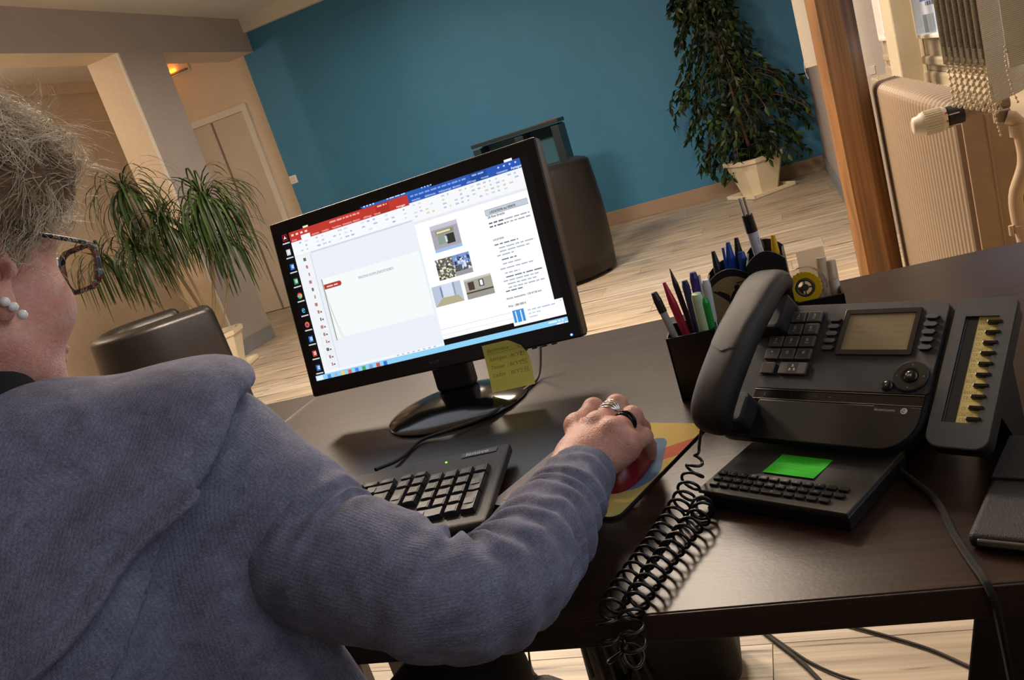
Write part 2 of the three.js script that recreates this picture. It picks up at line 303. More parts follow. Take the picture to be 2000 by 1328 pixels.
  const ph = (u0, v0, u1, v1, top, base, fn) => { const x = X(u0), y = Y(v0), w = X(u1) - X(u0), h = Y(v1) - Y(v0); g.save(); g.beginPath(); g.rect(x, y, w, h); g.clip(); g.fillStyle = base; g.fillRect(x, y, w, h); fn(x, y, w, h); g.restore(); };
  ph(0.589, 0.27, 0.686, 0.41, 0, '#a9a4b2', (x, y, w, h) => { g.fillStyle = '#c7c3cf'; g.fillRect(x, y, w, h * 0.16); g.fillStyle = '#8f8a72'; g.fillRect(x + w * 0.16, y + h * 0.22, w * 0.66, h * 0.16); g.fillStyle = '#e6dfae'; g.fillRect(x + w * 0.2, y + h * 0.26, w * 0.5, h * 0.07); g.fillStyle = '#8f9b8d'; g.fillRect(x + w * 0.2, y + h * 0.4, w * 0.28, h * 0.34); g.fillStyle = '#33382f'; g.fillRect(x + w * 0.5, y + h * 0.42, w * 0.3, h * 0.36); g.fillStyle = '#c8d6e6'; g.fillRect(x + w * 0.45, y + h * 0.48, w * 0.08, h * 0.22); g.fillStyle = '#9fbde6'; g.fillRect(x, y + h * 0.88, w, h * 0.12); });
  ph(0.579, 0.445, 0.70, 0.553, 0, '#5a5c60', (x, y, w, h) => { for (let k = 0; k < 90; k++) { g.fillStyle = ['#2a2a26', '#d9d2a4', '#8a825f', '#f2eed2'][Math.floor(rnd() * 4)]; g.fillRect(x + rnd() * w * 0.5, y + rnd() * h, 4 + rnd() * 12, 4 + rnd() * 9); } g.fillStyle = '#7f97cc'; g.fillRect(x + w * 0.5, y, w * 0.5, h * 0.5); for (let k = 0; k < 40; k++) { g.fillStyle = ['#3f5ea0', '#a9bbe6', '#333a52', '#dfe6f6'][Math.floor(rnd() * 4)]; g.fillRect(x + w * (0.5 + rnd() * 0.5), y + h * rnd() * 0.75, 6 + rnd() * 10, 6 + rnd() * 20); } g.fillStyle = '#9b9a9c'; g.fillRect(x + w * 0.5, y + h * 0.78, w * 0.5, h * 0.22); });
  ph(0.543, 0.575, 0.647, 0.683, 0, '#b9c6d8', (x, y, w, h) => { g.fillStyle = '#d3ddec'; g.fillRect(x + w * 0.35, y, w * 0.4, h * 0.66); g.fillStyle = '#8fa2b8'; g.fillRect(x + w * 0.72, y, w * 0.06, h * 0.7); g.fillStyle = '#6f86ac'; g.fillRect(x + w * 0.28, y + h * 0.1, w * 0.05, h * 0.5); g.fillStyle = '#b3ad8c'; g.beginPath(); g.moveTo(x, y + h); g.lineTo(x + w * 0.3, y + h * 0.62); g.lineTo(x + w * 0.85, y + h * 0.66); g.lineTo(x + w, y + h); g.fill(); });
  ph(0.659, 0.581, 0.754, 0.685, 0, '#a8a496', (x, y, w, h) => { g.fillStyle = '#c9c6bb'; g.fillRect(x, y, w, h * 0.1); g.fillStyle = '#4a3d3a'; g.fillRect(x + w * 0.12, y + h * 0.18, w * 0.22, h * 0.4); g.fillStyle = '#3f4650'; g.fillRect(x + w * 0.52, y + h * 0.16, w * 0.18, h * 0.34); g.fillStyle = '#f4f8fc'; g.fillRect(x + w * 0.56, y + h * 0.2, w * 0.1, h * 0.26); g.fillStyle = '#4a4038'; g.fillRect(x, y + h * 0.66, w, h * 0.07); g.fillStyle = '#9a9690'; g.fillRect(x, y + h * 0.73, w, h * 0.3); });
  // slide program (red), in front
  R(0.067, 0.128, 0.54, 0.884, '#e9eef6'); R(0.067, 0.072, 0.54, 0.130, '#c0392f');
  R(0.418, 0.072, 0.468, 0.13, '#a93228'); line(0.425, 0.082, 0.036, 0.008, '#f0b8b0'); line(0.235, 0.083, 0.12, 0.009, '#eba9a0'); for (let k = 0; k < 4; k++) R(0.075 + k * 0.019, 0.086, 0.085 + k * 0.019, 0.097, '#ffd9d4');
  ['Fichier', 'Accueil', 'Insertion', 'Création', 'Transitions', 'Animations', 'Révision', 'Affichage', 'Format'].forEach((s, k) => T(s, 0.072 + k * 0.042, 0.125, 14, k === 1 ? '#c0392f' : '#ffe4e0')); R(0.112, 0.106, 0.150, 0.13, '#f4f6fa');
  T('Partager', 0.493, 0.125, 15, '#fff', 'sans-serif', 'bold');
  R(0.067, 0.13, 0.54, 0.207, '#f4f7fb'); for (let j = 0; j < 3; j++) for (let k = 0; k < 20; k++) if (rnd() < 0.6) R(0.075 + k * 0.023, 0.14 + j * 0.022, 0.081 + k * 0.023 + rnd() * 0.01, 0.148 + j * 0.022, ['#c9d1dc', '#b9c2d0', '#9fb9e0', '#d9dfe8'][Math.floor(rnd() * 4)]);
  R(0.135, 0.208, 0.535, 0.216, '#cfd6de'); R(0.067, 0.216, 0.132, 0.872, '#eef2f7'); R(0.129, 0.216, 0.1325, 0.872, '#d2dae4');
  for (let k = 0; k < 15; k++) { const v = 0.225 + k * 0.043; if (k > 9) { g.strokeStyle = '#d5dbe4'; g.strokeRect(X(0.088), Y(v), X(0.122) - X(0.088), Y(v + 0.033) - Y(v)); } R(0.098 + (k % 3) * 0.003, v + 0.006, 0.109, v + 0.024, k % 4 === 0 ? '#6f6660' : '#b98078'); if (k > 6) R(0.112, v + 0.014, 0.118, v + 0.022, '#4f5358'); }
  R(0.150, 0.372, 0.532, 0.71, '#f2f8f8'); R(0.148, 0.372, 0.151, 0.72, '#7b8478'); R(0.1445, 0.372, 0.1465, 0.72, '#d4dcd8');
  g.strokeStyle = '#aeb6a6'; g.lineWidth = 2; for (let k = 0; k < 2; k++) { g.beginPath(); g.moveTo(X(0.152), Y(0.45)); g.quadraticCurveTo(X(0.158), Y(0.6), X(0.172 + k * 0.008), Y(0.71)); g.stroke(); }
  g.fillStyle = '#b23a32'; g.beginPath(); g.roundRect(X(0.152), Y(0.405), X(0.222) - X(0.152), Y(0.432) - Y(0.405), [0, 18, 18, 0]); g.fill(); line(0.162, 0.416, 0.045, 0.007, '#f6d6d2');
  T('PHOTOS SUPPLÉMENTAIRES', 0.290, 0.427, 19, '#6b7078', 'serif');
  R(0.067, 0.872, 0.54, 0.886, '#f3f5f9'); for (let k = 0; k < 8; k++) R(0.36 + k * 0.02, 0.876, 0.368 + k * 0.02, 0.882, '#aeb8c8');
  // remote bar, notice, task bar
  g.fillStyle = '#2c62b8'; g.beginPath(); g.moveTo(X(0.357), Y(0.056)); g.lineTo(X(0.64), Y(0.056)); g.lineTo(X(0.624), Y(0.074)); g.lineTo(X(0.372), Y(0.074)); g.fill(); line(0.465, 0.061, 0.07, 0.006, '#cfe0ff'); for (let k = 0; k < 4; k++) { R(0.375 + k * 0.012, 0.060, 0.381 + k * 0.012, 0.068, '#e8f0ff'); R(0.595 + k * 0.011, 0.060, 0.599 + k * 0.011, 0.067, '#e8f0ff'); }
  R(0.789, 0.79, 0.965, 0.874, '#fbfdff'); R(0.794, 0.795, 0.832, 0.858, '#3f8fd8'); R(0.802, 0.80, 0.806, 0.858, '#eaf3fc'); R(0.819, 0.80, 0.823, 0.858, '#eaf3fc'); line(0.845, 0.807, 0.09, 0.006, '#b4c2d2'); line(0.845, 0.825, 0.04, 0.006, '#c3cedb'); line(0.845, 0.843, 0.03, 0.006, '#c3cedb'); T('×', 0.952, 0.806, 18, '#8a94a0');
  R(0, 0.886, 1, 1, '#8fd0f4'); R(0.029, 0.889, 0.056, 0.921, '#dff2fd'); ['#4f86d8', '#9ab9d8', '#f0d060', '#e06858', '#4f86d8', '#4fa060', '#7f9fc8', '#d05040', '#3f6fc8'].forEach((c, k) => R(0.075 + k * 0.0285, 0.893, 0.089 + k * 0.0285, 0.917, c)); line(0.90, 0.893, 0.05, 0.008, '#eaf6fd'); line(0.925, 0.907, 0.035, 0.008, '#eaf6fd');
}
{
  const t = thing('computer_monitor', 'black widescreen computer monitor showing two document windows, on round stand', 'monitor', [-0.532, TOP, -1.075]);
  const q = new THREE.Quaternion().setFromEuler(new THREE.Euler(-0.2165, -0.0397, 0.0202, 'YXZ'));
  const W = 0.475, Hh = 0.289, c = V(-0.544, 0.943, -1.105).sub(t.position);
  const put = (g) => g.applyQuaternion(q).translate(c.x, c.y, c.z);
  const au0 = 0.026, au1 = 0.970, av0 = 0.055, av1 = 0.923;
  const ring = roundRect(W, Hh, 0.004), hole = new THREE.Path();
  const hx0 = (au0 - 0.5) * W, hx1 = (au1 - 0.5) * W, hy0 = (0.5 - av1) * Hh, hy1 = (0.5 - av0) * Hh;
  hole.moveTo(hx0, hy0); hole.lineTo(hx0, hy1); hole.lineTo(hx1, hy1); hole.lineTo(hx1, hy0); ring.holes.push(hole);
  mesh('bezel', put(boxUV(ext(ring, 0.022, 0.0025).translate(0, 0, -0.022))), mat(0x1b1a1a, 0.32, { bumpMap: speck, bumpScale: 0.0001 }), t);
  mesh('back_casing', put(merge(rbox(W - 0.006, Hh - 0.006, 0.02, 0.004, 0, 0, -0.028), ext(roundRect(W - 0.08, Hh - 0.07, 0.03), 0.03, 0.012).translate(0, 0, -0.064))), black, t);
  const scr = canvasTex(1800, 940, screenPicture); scr.anisotropy = 8;
  mesh('screen', put(card(hx1 - hx0, hy1 - hy0, (hx0 + hx1) / 2, (hy0 + hy1) / 2, -0.003)), mat(0x050505, 0.35, { emissive: 0xffffff, emissiveMap: scr, emissiveIntensity: 0.92 }), t);
  const logo = canvasTex(256, 64, (g, w, h) => { g.fillStyle = '#1b1a1a'; g.fillRect(0, 0, w, h); g.fillStyle = '#6d6c6e'; g.font = '48px sans-serif'; g.fillText('terra', 60, 48); g.beginPath(); g.arc(190, 32, 17, 0, 7); g.fill(); g.fillStyle = '#1b1a1a'; g.beginPath(); g.arc(195, 36, 10, 0, 7); g.fill(); });
  mesh('logo', put(card(0.030, 0.0075, (0.49 - 0.5) * W, (0.5 - 0.957) * Hh, 0.0004)), mat(0xffffff, 0.4, { map: logo }), t);
  const led = put(new THREE.CylinderGeometry(0.0016, 0.0016, 0.002, 16).rotateX(Math.PI / 2).translate((0.965 - 0.5) * W, (0.5 - 0.985) * Hh + 0.002, 0.0008));
  mesh('power_led', led, mat(0x4f7fff, 0.3, { emissive: 0x5a86ff, emissiveIntensity: 4 }), t);
  const btn = []; for (let k = 0; k < 4; k++) btn.push(rbox(0.008, 0.003, 0.005, 0.001, (0.80 + k * 0.033 - 0.5) * W, -Hh / 2 - 0.0008, -0.008)); mesh('button', put(merge(btn)), blackGloss, t);
  // stand
  const base = lathe([[0, 0], [0.112, 0], [0.1145, 0.002], [0.113, 0.0045], [0.10, 0.010], [0.07, 0.0175], [0.045, 0.021], [0, 0.022]], 56); base.scale(1, 1, 0.86);
  mesh('stand_base', base, mat(0x101012, 0.13), t);
  mesh('stand_neck', merge(ext(roundRect(0.062, 0.13, 0.008), 0.03, 0.004).rotateX(-0.10).translate(-0.008, 0.082, -0.062)), black, t);
  const l = new THREE.RectAreaLight(0xdfeaff, 0.35, hx1 - hx0, hy1 - hy0); const lp = V((hx0 + hx1) / 2, (hy0 + hy1) / 2, 0.004).applyQuaternion(q).add(c).add(t.position); l.position.copy(lp); l.quaternion.copy(q).multiply(new THREE.Quaternion().setFromEuler(new THREE.Euler(0, Math.PI, 0))); scene.add(l);
  // yellow note stuck under the bezel, lower part hanging free
  const note = canvasTex(512, 600, (g, w, h) => { g.fillStyle = '#f6f074'; g.fillRect(0, 0, w, h); g.strokeStyle = '#7d7a3c'; g.fillStyle = '#75713a'; g.lineWidth = 4; g.font = 'italic 56px serif'; const rows = [['Référence :', 'SU', 105], ['Antique : BCVT', '33', 215], ['Tenue  : BCVT', '92', 320], ['Cadre  : BCVT', '32', 420]]; for (const [a, b, y] of rows) { g.fillText(a, 40, y); g.fillText(b, 410, y - 14); g.fillRect(405, y, 80, 4); } g.fillRect(40, 122, 330, 4); });
  const NW = 0.070, NH = 0.071, gr = new THREE.PlaneGeometry(NW, NH, 12, 12), p = gr.attributes.position;
  for (let i = 0; i < p.count; i++) { const x = p.getX(i) / NW, y = p.getY(i) / NH; let k = Math.max(0, -y + 0.1); const corner = Math.max(0, x + y - 0.62); p.setXYZ(i, p.getX(i) - corner * 0.020, p.getY(i) - corner * 0.030, 0.0012 + 0.010 * k * k + corner * 0.004); }
  gr.computeVertexNormals(); gr.translate((0.743 - 0.5) * W, (0.5 - 0.932) * Hh - NH / 2, 0);
  tag(mesh('sticky_note', put(gr).translate(t.position.x, t.position.y, t.position.z), pmat(0xffffff, 0.9, { map: note, side: THREE.DoubleSide, transmission: 0.35, thickness: 0 })), 'yellow sticky note with handwritten lines hanging from the monitor edge', 'note');
}
tag(mesh('monitor_cable', tube([[-0.41, TOP + 0.05, -1.19], [-0.412, TOP + 0.006, -1.13], [-0.425, TOP + 0.004, -1.08], [-0.455, TOP + 0.006, -1.00], [-0.50, TOP + 0.008, -0.965], [-0.545, TOP + 0.004, -0.955], [-0.556, TOP + 0.004, -0.90], [-0.57, TOP + 0.012, -0.86]], 0.0026, 80), black), 'thin black cable curving around the monitor stand to the keyboard', 'cable');

// ---------- keyboard ----------
{
  const t = thing('computer_keyboard', 'black computer keyboard with number pad and green status light', 'keyboard', [-0.352, TOP, -0.6815]);
  const yaw = 0.105, slope = 0.085; t.rotation.y = yaw;
  // local: x to the right (0 at the right end), z towards the user (0 at the front), top face rising to the back
  const L = 0.432, D = 0.168, y0 = 0.011, yT = (z) => y0 + Math.max(0, -z - 0.028) * slope;
  const prof = new THREE.Shape(); prof.moveTo(0, 0.002); prof.lineTo(0, 0.006); prof.quadraticCurveTo(0.001, y0 - 0.001, 0.006, y0); prof.lineTo(0.03, y0); prof.lineTo(D - 0.004, yT(-D + 0.004)); prof.quadraticCurveTo(D, yT(-D), D, yT(-D) - 0.005); prof.lineTo(D, 0.010); prof.lineTo(0.02, 0.001);
  const body = boxUV(new THREE.ExtrudeGeometry(prof, { depth: L - 0.006, bevelEnabled: true, bevelSize: 0.0015, bevelThickness: 0.003, bevelOffset: -0.0015, bevelSegments: 2 }).translate(0, 0, 0.003).rotateY(Math.PI / 2).translate(-L, 0, 0));
  mesh('case', body, mat(0x2b2a27, 0.5, { bumpMap: speck, bumpScale: 0.0003 }), t);
  const rows = [];
  const U = 0.019, x0 = -0.4205; // left edge of the first main key
  const num = x0 + U * 17.4, nav = x0 + U * 15.2;
  const add = (s, x, z, w = 1, d = 1) => rows.push([s, x, z, w, d]);
  const z = (r) => -0.0315 - r * U; // r = 0 nearest row
  ['Ctrl', 'Fn', '⊞', 'Alt'].forEach((s, k) => add(s, x0 + U * (k * 1.25), z(0), 1.25)); add('', x0 + U * 5, z(0), 5); ['AltGr', '⊞', 'Ctrl'].forEach((s, k) => add(s, x0 + U * (10 + k * 1.33), z(0), 1.33));
  add('⇧', x0, z(1), 1.25); [...'<WXCVBN,;:!'].forEach((s, k) => add(s, x0 + U * (1.25 + k), z(1))); add('⇧', x0 + U * 12.25, z(1), 2.75);
  add('⇪', x0, z(2), 1.75); [...'QSDFGHJKLMù*'].forEach((s, k) => add(s, x0 + U * (1.75 + k), z(2)));
  add('⇥', x0, z(3), 1.5); [...'AZERTYUIOP^$'].forEach((s, k) => add(s, x0 + U * (1.5 + k), z(3))); add('↵', x0 + U * 13.75, z(2), 1.25, 2);
  [...'²&é"\'(-è_çà)='].forEach((s, k) => add(s, x0 + U * k, z(4))); add('⟵', x0 + U * 13, z(4), 2);
  add('Esc', x0, z(5), 1.2, 0.62); for (let k = 0; k < 12; k++) add('F' + (k + 1), x0 + U * (1.25 + k * 1.14), z(5), 1.1, 0.62);
  add('↑', nav, z(1)); add('←', nav - U, z(0)); add('↓', nav, z(0)); add('→', nav + U, z(0)); rows.find((r) => r[0] === 'Ctrl' && r[1] > x0 + U * 11)[3] = 0.5;
  add('Suppr', nav, z(2), 1, 2); add('Fin', nav + U, z(2)); add('⇟', nav + U, z(3)); add('Ins', nav, z(4)); add('⇞', nav + U, z(4)); add('Arrêt', nav, z(5), 0.95, 0.62); add('Pause', nav + U, z(5), 0.95, 0.62);
  [['1', '2', '3'], ['4', '5', '6'], ['7', '8', '9'], ['Num', '/', '*']].forEach((r, j) => r.forEach((s, k) => add(s, num + U * k, z(1 + j)))); add('0', num, z(0), 2); add('.', num + U * 2, z(0)); add('↵', num + U * 3, z(0), 1, 2); add('+', num + U * 3, z(2), 1, 2); add('-', num + U * 3, z(4));
  const keyMat = mat(0x131312, 0.48, { bumpMap: speck, bumpScale: 0.0001 });
  const sheet = canvasTex(2048, 1024, (g, w, h) => { g.fillStyle = '#131312'; g.fillRect(0, 0, w, h); g.fillStyle = '#b9b7b2'; rows.forEach(([s], i) => { const cx = (i % 16) * 128, cy = Math.floor(i / 16) * 128; g.font = `${s.length > 2 ? 30 : 46}px sans-serif`; g.fillText(s, cx + 18, cy + 62); }); });
  const legMat = mat(0xffffff, 0.48, { map: sheet });
  rows.forEach(([s, x, zz, w, d], i) => {
    const W = w * U - 0.0012, Dd = d * U - 0.0012, cx = x + w * U / 2, cz = zz - (d - 1) * U / 2 - (d < 1 ? 0 : 0);
    const g = new THREE.BoxGeometry(W, 0.007, Dd, 3, 1, 2), p = g.attributes.position;
    for (let k = 0; k < p.count; k++) { if (p.getY(k) > 0) { const fx = p.getX(k) / (W / 2), fz = p.getZ(k) / (Dd / 2); p.setX(k, fx * (W / 2 - 0.0022)); p.setZ(k, fz * (Dd / 2 - 0.0018) - 0.0006); p.setY(k, 0.0035 - 0.0007 * (1 - fx * fx)); } }
    g.computeVertexNormals(); const cap = boxUV(g);
    const lg = new THREE.PlaneGeometry(Math.min(W, 0.016) * 0.72, Math.min(Dd, 0.016) * 0.7).rotateX(-Math.PI / 2).translate(-(W - Math.min(W, 0.016)) / 2, 0.0037, 0);
    const uv = lg.attributes.uv; for (let k = 0; k < 4; k++) uv.setXY(k, ((i % 16) + uv.getX(k)) / 16, 1 - (Math.floor(i / 16) + 1 - uv.getY(k)) / 8);
    const both = mergeGeometries([plain(cap), plain(lg)], true);
    both.rotateX(slope).translate(cx, yT(cz) + 0.0032, cz);
    const k = mesh('key', both, [keyMat, legMat], t);
  });
  mesh('status_led', new THREE.CylinderGeometry(0.0013, 0.0013, 0.001, 12).translate(num + U * 0.55, yT(-0.149) + 0.0006, -0.1495), mat(0x8fff3a, 0.4, { emissive: 0x9dff2a, emissiveIntensity: 1.6 }), t);
  const lg = canvasTex(256, 64, (g, w, h) => { g.fillStyle = '#2b2a27'; g.fillRect(0, 0, w, h); g.fillStyle = '#d8d6d0'; g.font = 'bold 52px sans-serif'; g.fillText('lenovo', 30, 48); });
  mesh('logo', card(0.046, 0.0105).rotateX(-Math.PI / 2 + slope).translate(num + U * 2.75, yT(-0.157) + 0.0008, -0.157), mat(0xffffff, 0.4, { map: lg }), t);
}

// ---------- mouse pad and mouse ----------
{
  const print = canvasTex(850, 1000, (g, w, h) => {
    const X = (a) => (a + 0.085) / 0.17 * w, Y = (b) => (b + 0.1) / 0.2 * h;
    g.fillStyle = '#f4d679'; g.fillRect(0, 0, w, h);
    const path = (pts) => { g.beginPath(); pts.forEach(([q, r], i) => i ? g.lineTo(X(q), Y(r)) : g.moveTo(X(q), Y(r))); g.fill(); };
    g.fillStyle = '#ee7c5c'; path([[0.086, -0.067], [0.061, -0.041], [0.037, -0.0167], [-0.02, 0.042], [0.004, 0.062], [0.060, 0.0017], [0.073, -0.0151], [0.095, -0.034]]);
    g.fillStyle = 'rgba(86,142,206,0.80)'; g.beginPath(); g.moveTo(X(0.026), Y(-0.050)); g.quadraticCurveTo(X(0.034), Y(-0.064), X(0.046), Y(-0.062)); g.quadraticCurveTo(X(0.055), Y(-0.058), X(0.059), Y(-0.045)); g.quadraticCurveTo(X(0.070), Y(-0.02), X(0.081), Y(0.006)); g.quadraticCurveTo(X(0.087), Y(0.030), X(0.073), Y(0.047)); g.quadraticCurveTo(X(0.064), Y(0.054), X(0.052), Y(0.058)); g.lineTo(X(-0.01), Y(0.082)); g.lineTo(X(-0.01), Y(0.03)); g.closePath(); g.fill();
    g.fillStyle = '#eceaea'; g.beginPath(); g.moveTo(0, 0); g.lineTo(X(-0.035), 0); g.lineTo(X(-0.02), h); g.lineTo(0, h); g.fill();
    g.strokeStyle = '#6fa3d6'; g.lineWidth = 5; g.beginPath(); g.moveTo(X(-0.052), Y(-0.06)); g.lineTo(X(-0.066), Y(0.05)); g.stroke();
    g.save(); g.translate(X(-0.056), Y(0.040)); g.rotate(Math.PI / 2); g.fillStyle = '#4a4c52'; g.font = '104px sans-serif'; g.fillText('CNAS', 0, 0); g.restore();
    g.strokeStyle = '#4f96d8'; g.lineWidth = 10; g.beginPath(); g.arc(X(-0.066), Y(0.075), 22, 0.3, 2.6); g.stroke(); g.strokeStyle = '#e07040'; g.beginPath(); g.arc(X(-0.070), Y(0.086), 18, -0.2, 2); g.stroke();
  });
  const t = thing('mouse_pad', 'yellow mouse pad with blue and red print and white lettered edge', 'mouse pad', [-0.2497, TOP, -0.7925]); t.rotation.y = -0.402;
  const s = roundRect(0.17, 0.2, 0.012), g = ext(s, 0.003, 0.0006).rotateX(-Math.PI / 2);
  mesh('pad_body', boxUV(g), mat(0x141416, 0.8), t);
  const tp = new THREE.ShapeGeometry(roundRect(0.1688, 0.1988, 0.0115), 10); const p = tp.attributes.position, uv = tp.attributes.uv; for (let i = 0; i < p.count; i++) uv.setXY(i, p.getX(i) / 0.17 + 0.5, p.getY(i) / 0.2 + 0.5);
  mesh('printed_face', tp.rotateX(-Math.PI / 2).translate(0, 0.0031, 0), mat(0xffffff, 0.75, { map: print, bumpMap: speck, bumpScale: 0.0003 }), t);
  const m = thing('computer_mouse', 'dark red computer mouse under the hand on the yellow pad', 'mouse', [-0.217, TOP + 0.0032, -0.768]); m.rotation.y = -0.20;
  const mg = new THREE.SphereGeometry(1, 36, 24); const mp = mg.attributes.position;
  for (let i = 0; i < mp.count; i++) { let x = mp.getX(i), y = mp.getY(i), z = mp.getZ(i); const sx = Math.sign(x) * Math.pow(Math.abs(x), 0.8), sz = Math.sign(z) * Math.pow(Math.abs(z), 0.8); mp.setXYZ(i, sx * 0.030 * (1 - 0.1 * (1 - z * z)), Math.max(0, y) * (0.031 + 0.005 * z), sz * 0.052); }
  mg.computeVertexNormals(); mesh('shell', boxUV(mg), mat(0x7e1420, 0.3), m);
  mesh('scroll_wheel', rotZ(new THREE.CylinderGeometry(0.008, 0.008, 0.006, 20), Math.PI / 2).translate(0, 0.024, -0.034), black, m);
  mesh('button_seam', rbox(0.0012, 0.003, 0.05, 0.0004, 0, 0.0275, -0.024), black, m);
}
// ---------- desk telephone with its side module ----------
const PK = 0.070 / 0.068 / 1000; // millimetres of the front plate -> metres
const phoneQ = new THREE.Quaternion().setFromRotationMatrix(new THREE.Matrix4().makeBasis(V(0.8593, 0, 0.5115), V(0.4116, 0.5937, -0.6915), V(-0.3036, 0.8047, 0.5101)));
phoneQ.normalize();
const phoneC = V(0.0503, 0.8352, -0.7684);
{
  const baseP = V(0.0, TOP, -0.74);
  const t = thing('desk_phone', 'black desk telephone with grey display, number keys and handset on its left', 'telephone', baseP.toArray());
  const off = phoneC.clone().sub(baseP);
  const put = (g) => plain(g).scale(PK, PK, PK).applyQuaternion(phoneQ).translate(off.x, off.y, off.z); // geometry in mm on the plate: x right, y up the plate, z out of it
  const world = (g) => g.translate(-baseP.x, -baseP.y, -baseP.z);
  const R = (w, h, r, x, y, z0, z1, b = 0.6) => boxUV(ext(roundRect(w, h, r, x, y), z1 - z0, b).translate(0, 0, z0));
  // body: slab with rounded lower corners, and the foot that props it up
  const body = R(198, 144, [6, 9, 34, 22], -41.5, -40.5, -13, 0, 2.5);
  mesh('body', put(body), mat(0x09090a, 0.45, { bumpMap: speck, bumpScale: 0.0002 }), t);
  const foot = new THREE.Shape(); // in the vertical plane through the plate's up direction: (y, z) of the plate
  [[-66, -10], [24, -10], [-36, -100], [-58, -86], [-62, -50]].forEach(([a, b], i) => i ? foot.lineTo(a, b) : foot.moveTo(a, b));
  const fg = new THREE.ExtrudeGeometry(foot, { depth: 150, bevelEnabled: true, bevelSize: 1, bevelThickness: 1, bevelSegments: 1 }).translate(0, 0, -75); // x = plate y, y = plate z, z = plate x
  fg.applyMatrix4(new THREE.Matrix4().makeBasis(V(0, 1, 0), V(0, 0, 1), V(1, 0, 0))).translate(-40, 0, 0);
  mesh('foot', put(boxUV(fg)), black, t);
  mesh('face_plate', put(R(160, 93, [2, 8, 3, 3], -24, -14.5, 0, 1.8)), charcoal, t);
  // number keys
  const leg = canvasTex(512, 512, (g, w) => { g.fillStyle = '#4a4642'; g.fillRect(0, 0, w, w); g.fillStyle = '#d9d4c6'; const s = ['1', '2', '3', '4', '5', '6', '7', '8', '9', '*', '0', '#', '✆', '⁂']; const sub = ['', 'ABC', 'DEF', 'GHI', 'JKL', 'MNO', 'PQRS', 'TUV', 'WXYZ', '', '+', '']; s.forEach((c, i) => { const x = (i % 4) * 128, y = Math.floor(i / 4) * 128; g.font = '62px sans-serif'; g.fillText(c, x + 44, y + 68); g.font = '22px sans-serif'; g.fillText(sub[i] || '', x + 40, y + 100); if (i === 13) { g.fillStyle = '#4a4642'; g.fillRect(x, y, 128, 128); g.fillStyle = '#d9d4c6'; for (const [a, b] of [[64, 34], [38, 84], [90, 84]]) { g.beginPath(); g.arc(x + a, y + b - 8, 11, 0, 7); g.fill(); g.beginPath(); g.ellipse(x + a, y + b + 14, 18, 10, 0, Math.PI, 0); g.fill(); } } }); });
  const keyM = mat(0x55504a, 0.34, { bumpMap: speck, bumpScale: 0.0001 }), keyTop = mat(0xffffff, 0.38, { map: leg });
  mesh('key_well', put(R(52, 71, 2, -79.5, -12, 1.7, 2.1, 0.1)), mat(0x1b1b1d, 0.6), t);
  const key = (i, x, y, w, h) => {
    const cap = R(w, h, 1, x, y, 1.5, 4.6, 0.7), lg = card(Math.min(w, 13) - 2, h - 2.4, x, y, 4.66), uv = lg.attributes.uv;
    for (let k = 0; k < 4; k++) uv.setXY(k, ((i % 4) + uv.getX(k)) / 4, 1 - (Math.floor(i / 4) + 1 - uv.getY(k)) / 4);
    mesh('key', put(mergeGeometries([plain(cap), plain(lg)], true)), [keyM, keyTop], t);
  };
  for (let r = 0; r < 4; r++) for (let c = 0; c < 3; c++) key(r * 3 + c, -96.8 + 16.5 * c, 17 - 13.8 * r, 14.6, 11.6);
  key(12, -96.8, -40, 13.5, 12); key(13, -70.5, -40, 28, 12.5);
  // display
  const frame = roundRect(69, 48.5, 1.5), hole = new THREE.Path(); hole.moveTo(-30, -19.5); hole.lineTo(-30, 19.5); hole.lineTo(30.5, 19.5); hole.lineTo(30.5, -19.5); frame.holes.push(hole);
  mesh('display_frame', put(boxUV(ext(frame, 2.2, 0.4).translate(0, 0, 1))), mat(0x1d1a17, 0.3), t);
  const lcd = canvasTex(600, 390, (g, w, h) => { g.fillStyle = '#8f7f60'; g.fillRect(0, 0, w, h); g.fillStyle = '#7d6a50'; g.font = '30px sans-serif'; g.fillRect(90, 84, 440, 2); for (const [a, x, y] of [['Perso', 70, 60], ['Appels', 70, 140], ['Messages', 70, 205], ['Renvoi', 70, 280], ['Opérateur', 410, 140], ['Groupe', 430, 205], ['Interception', 350, 280]]) g.fillText(a, x, y); g.fillRect(300, 110, 2, 120); });
  mesh('display', put(card(60.5, 39, 0.25, 0, 1.95)), mat(0xffffff, 0.35, { map: lcd }), t);
  const soft = (x, y) => { const s = new THREE.Shape(); s.moveTo(x - 6.2, y); s.lineTo(x - 4, y + 2.4); s.lineTo(x + 4, y + 2.4); s.lineTo(x + 6.2, y); s.lineTo(x + 4, y - 2.4); s.lineTo(x - 4, y - 2.4); mesh('soft_key', put(boxUV(ext(s, 3, 0.5).translate(0, 0, 1.2))), black, t); };
  for (let k = 0; k < 5; k++) { soft(-42, 13.3 - 7.7 * k); soft(44.6, 13.8 - 7.7 * k); }
  // navigation ring, OK and C keys
  const navT = canvasTex(256, 256, (g, w) => { g.fillStyle = '#1d1c1c'; g.fillRect(0, 0, w, w); g.fillStyle = '#8d8a84'; for (let k = 0; k < 4; k++) { g.save(); g.translate(128, 128); g.rotate(k * Math.PI / 2); g.beginPath(); g.moveTo(0, -108); g.lineTo(-8, -96); g.lineTo(8, -96); g.fill(); g.restore(); } });
  const ringG = new THREE.LatheGeometry([[0.1, 0], [14.5, 0], [14.6, 1.6], [13.6, 2.6], [7.4, 2.0], [6.9, 1.2], [0.1, 1.2]].map((p) => new THREE.Vector2(...p)), 40).rotateX(Math.PI / 2).translate(39, -45, 1.6);
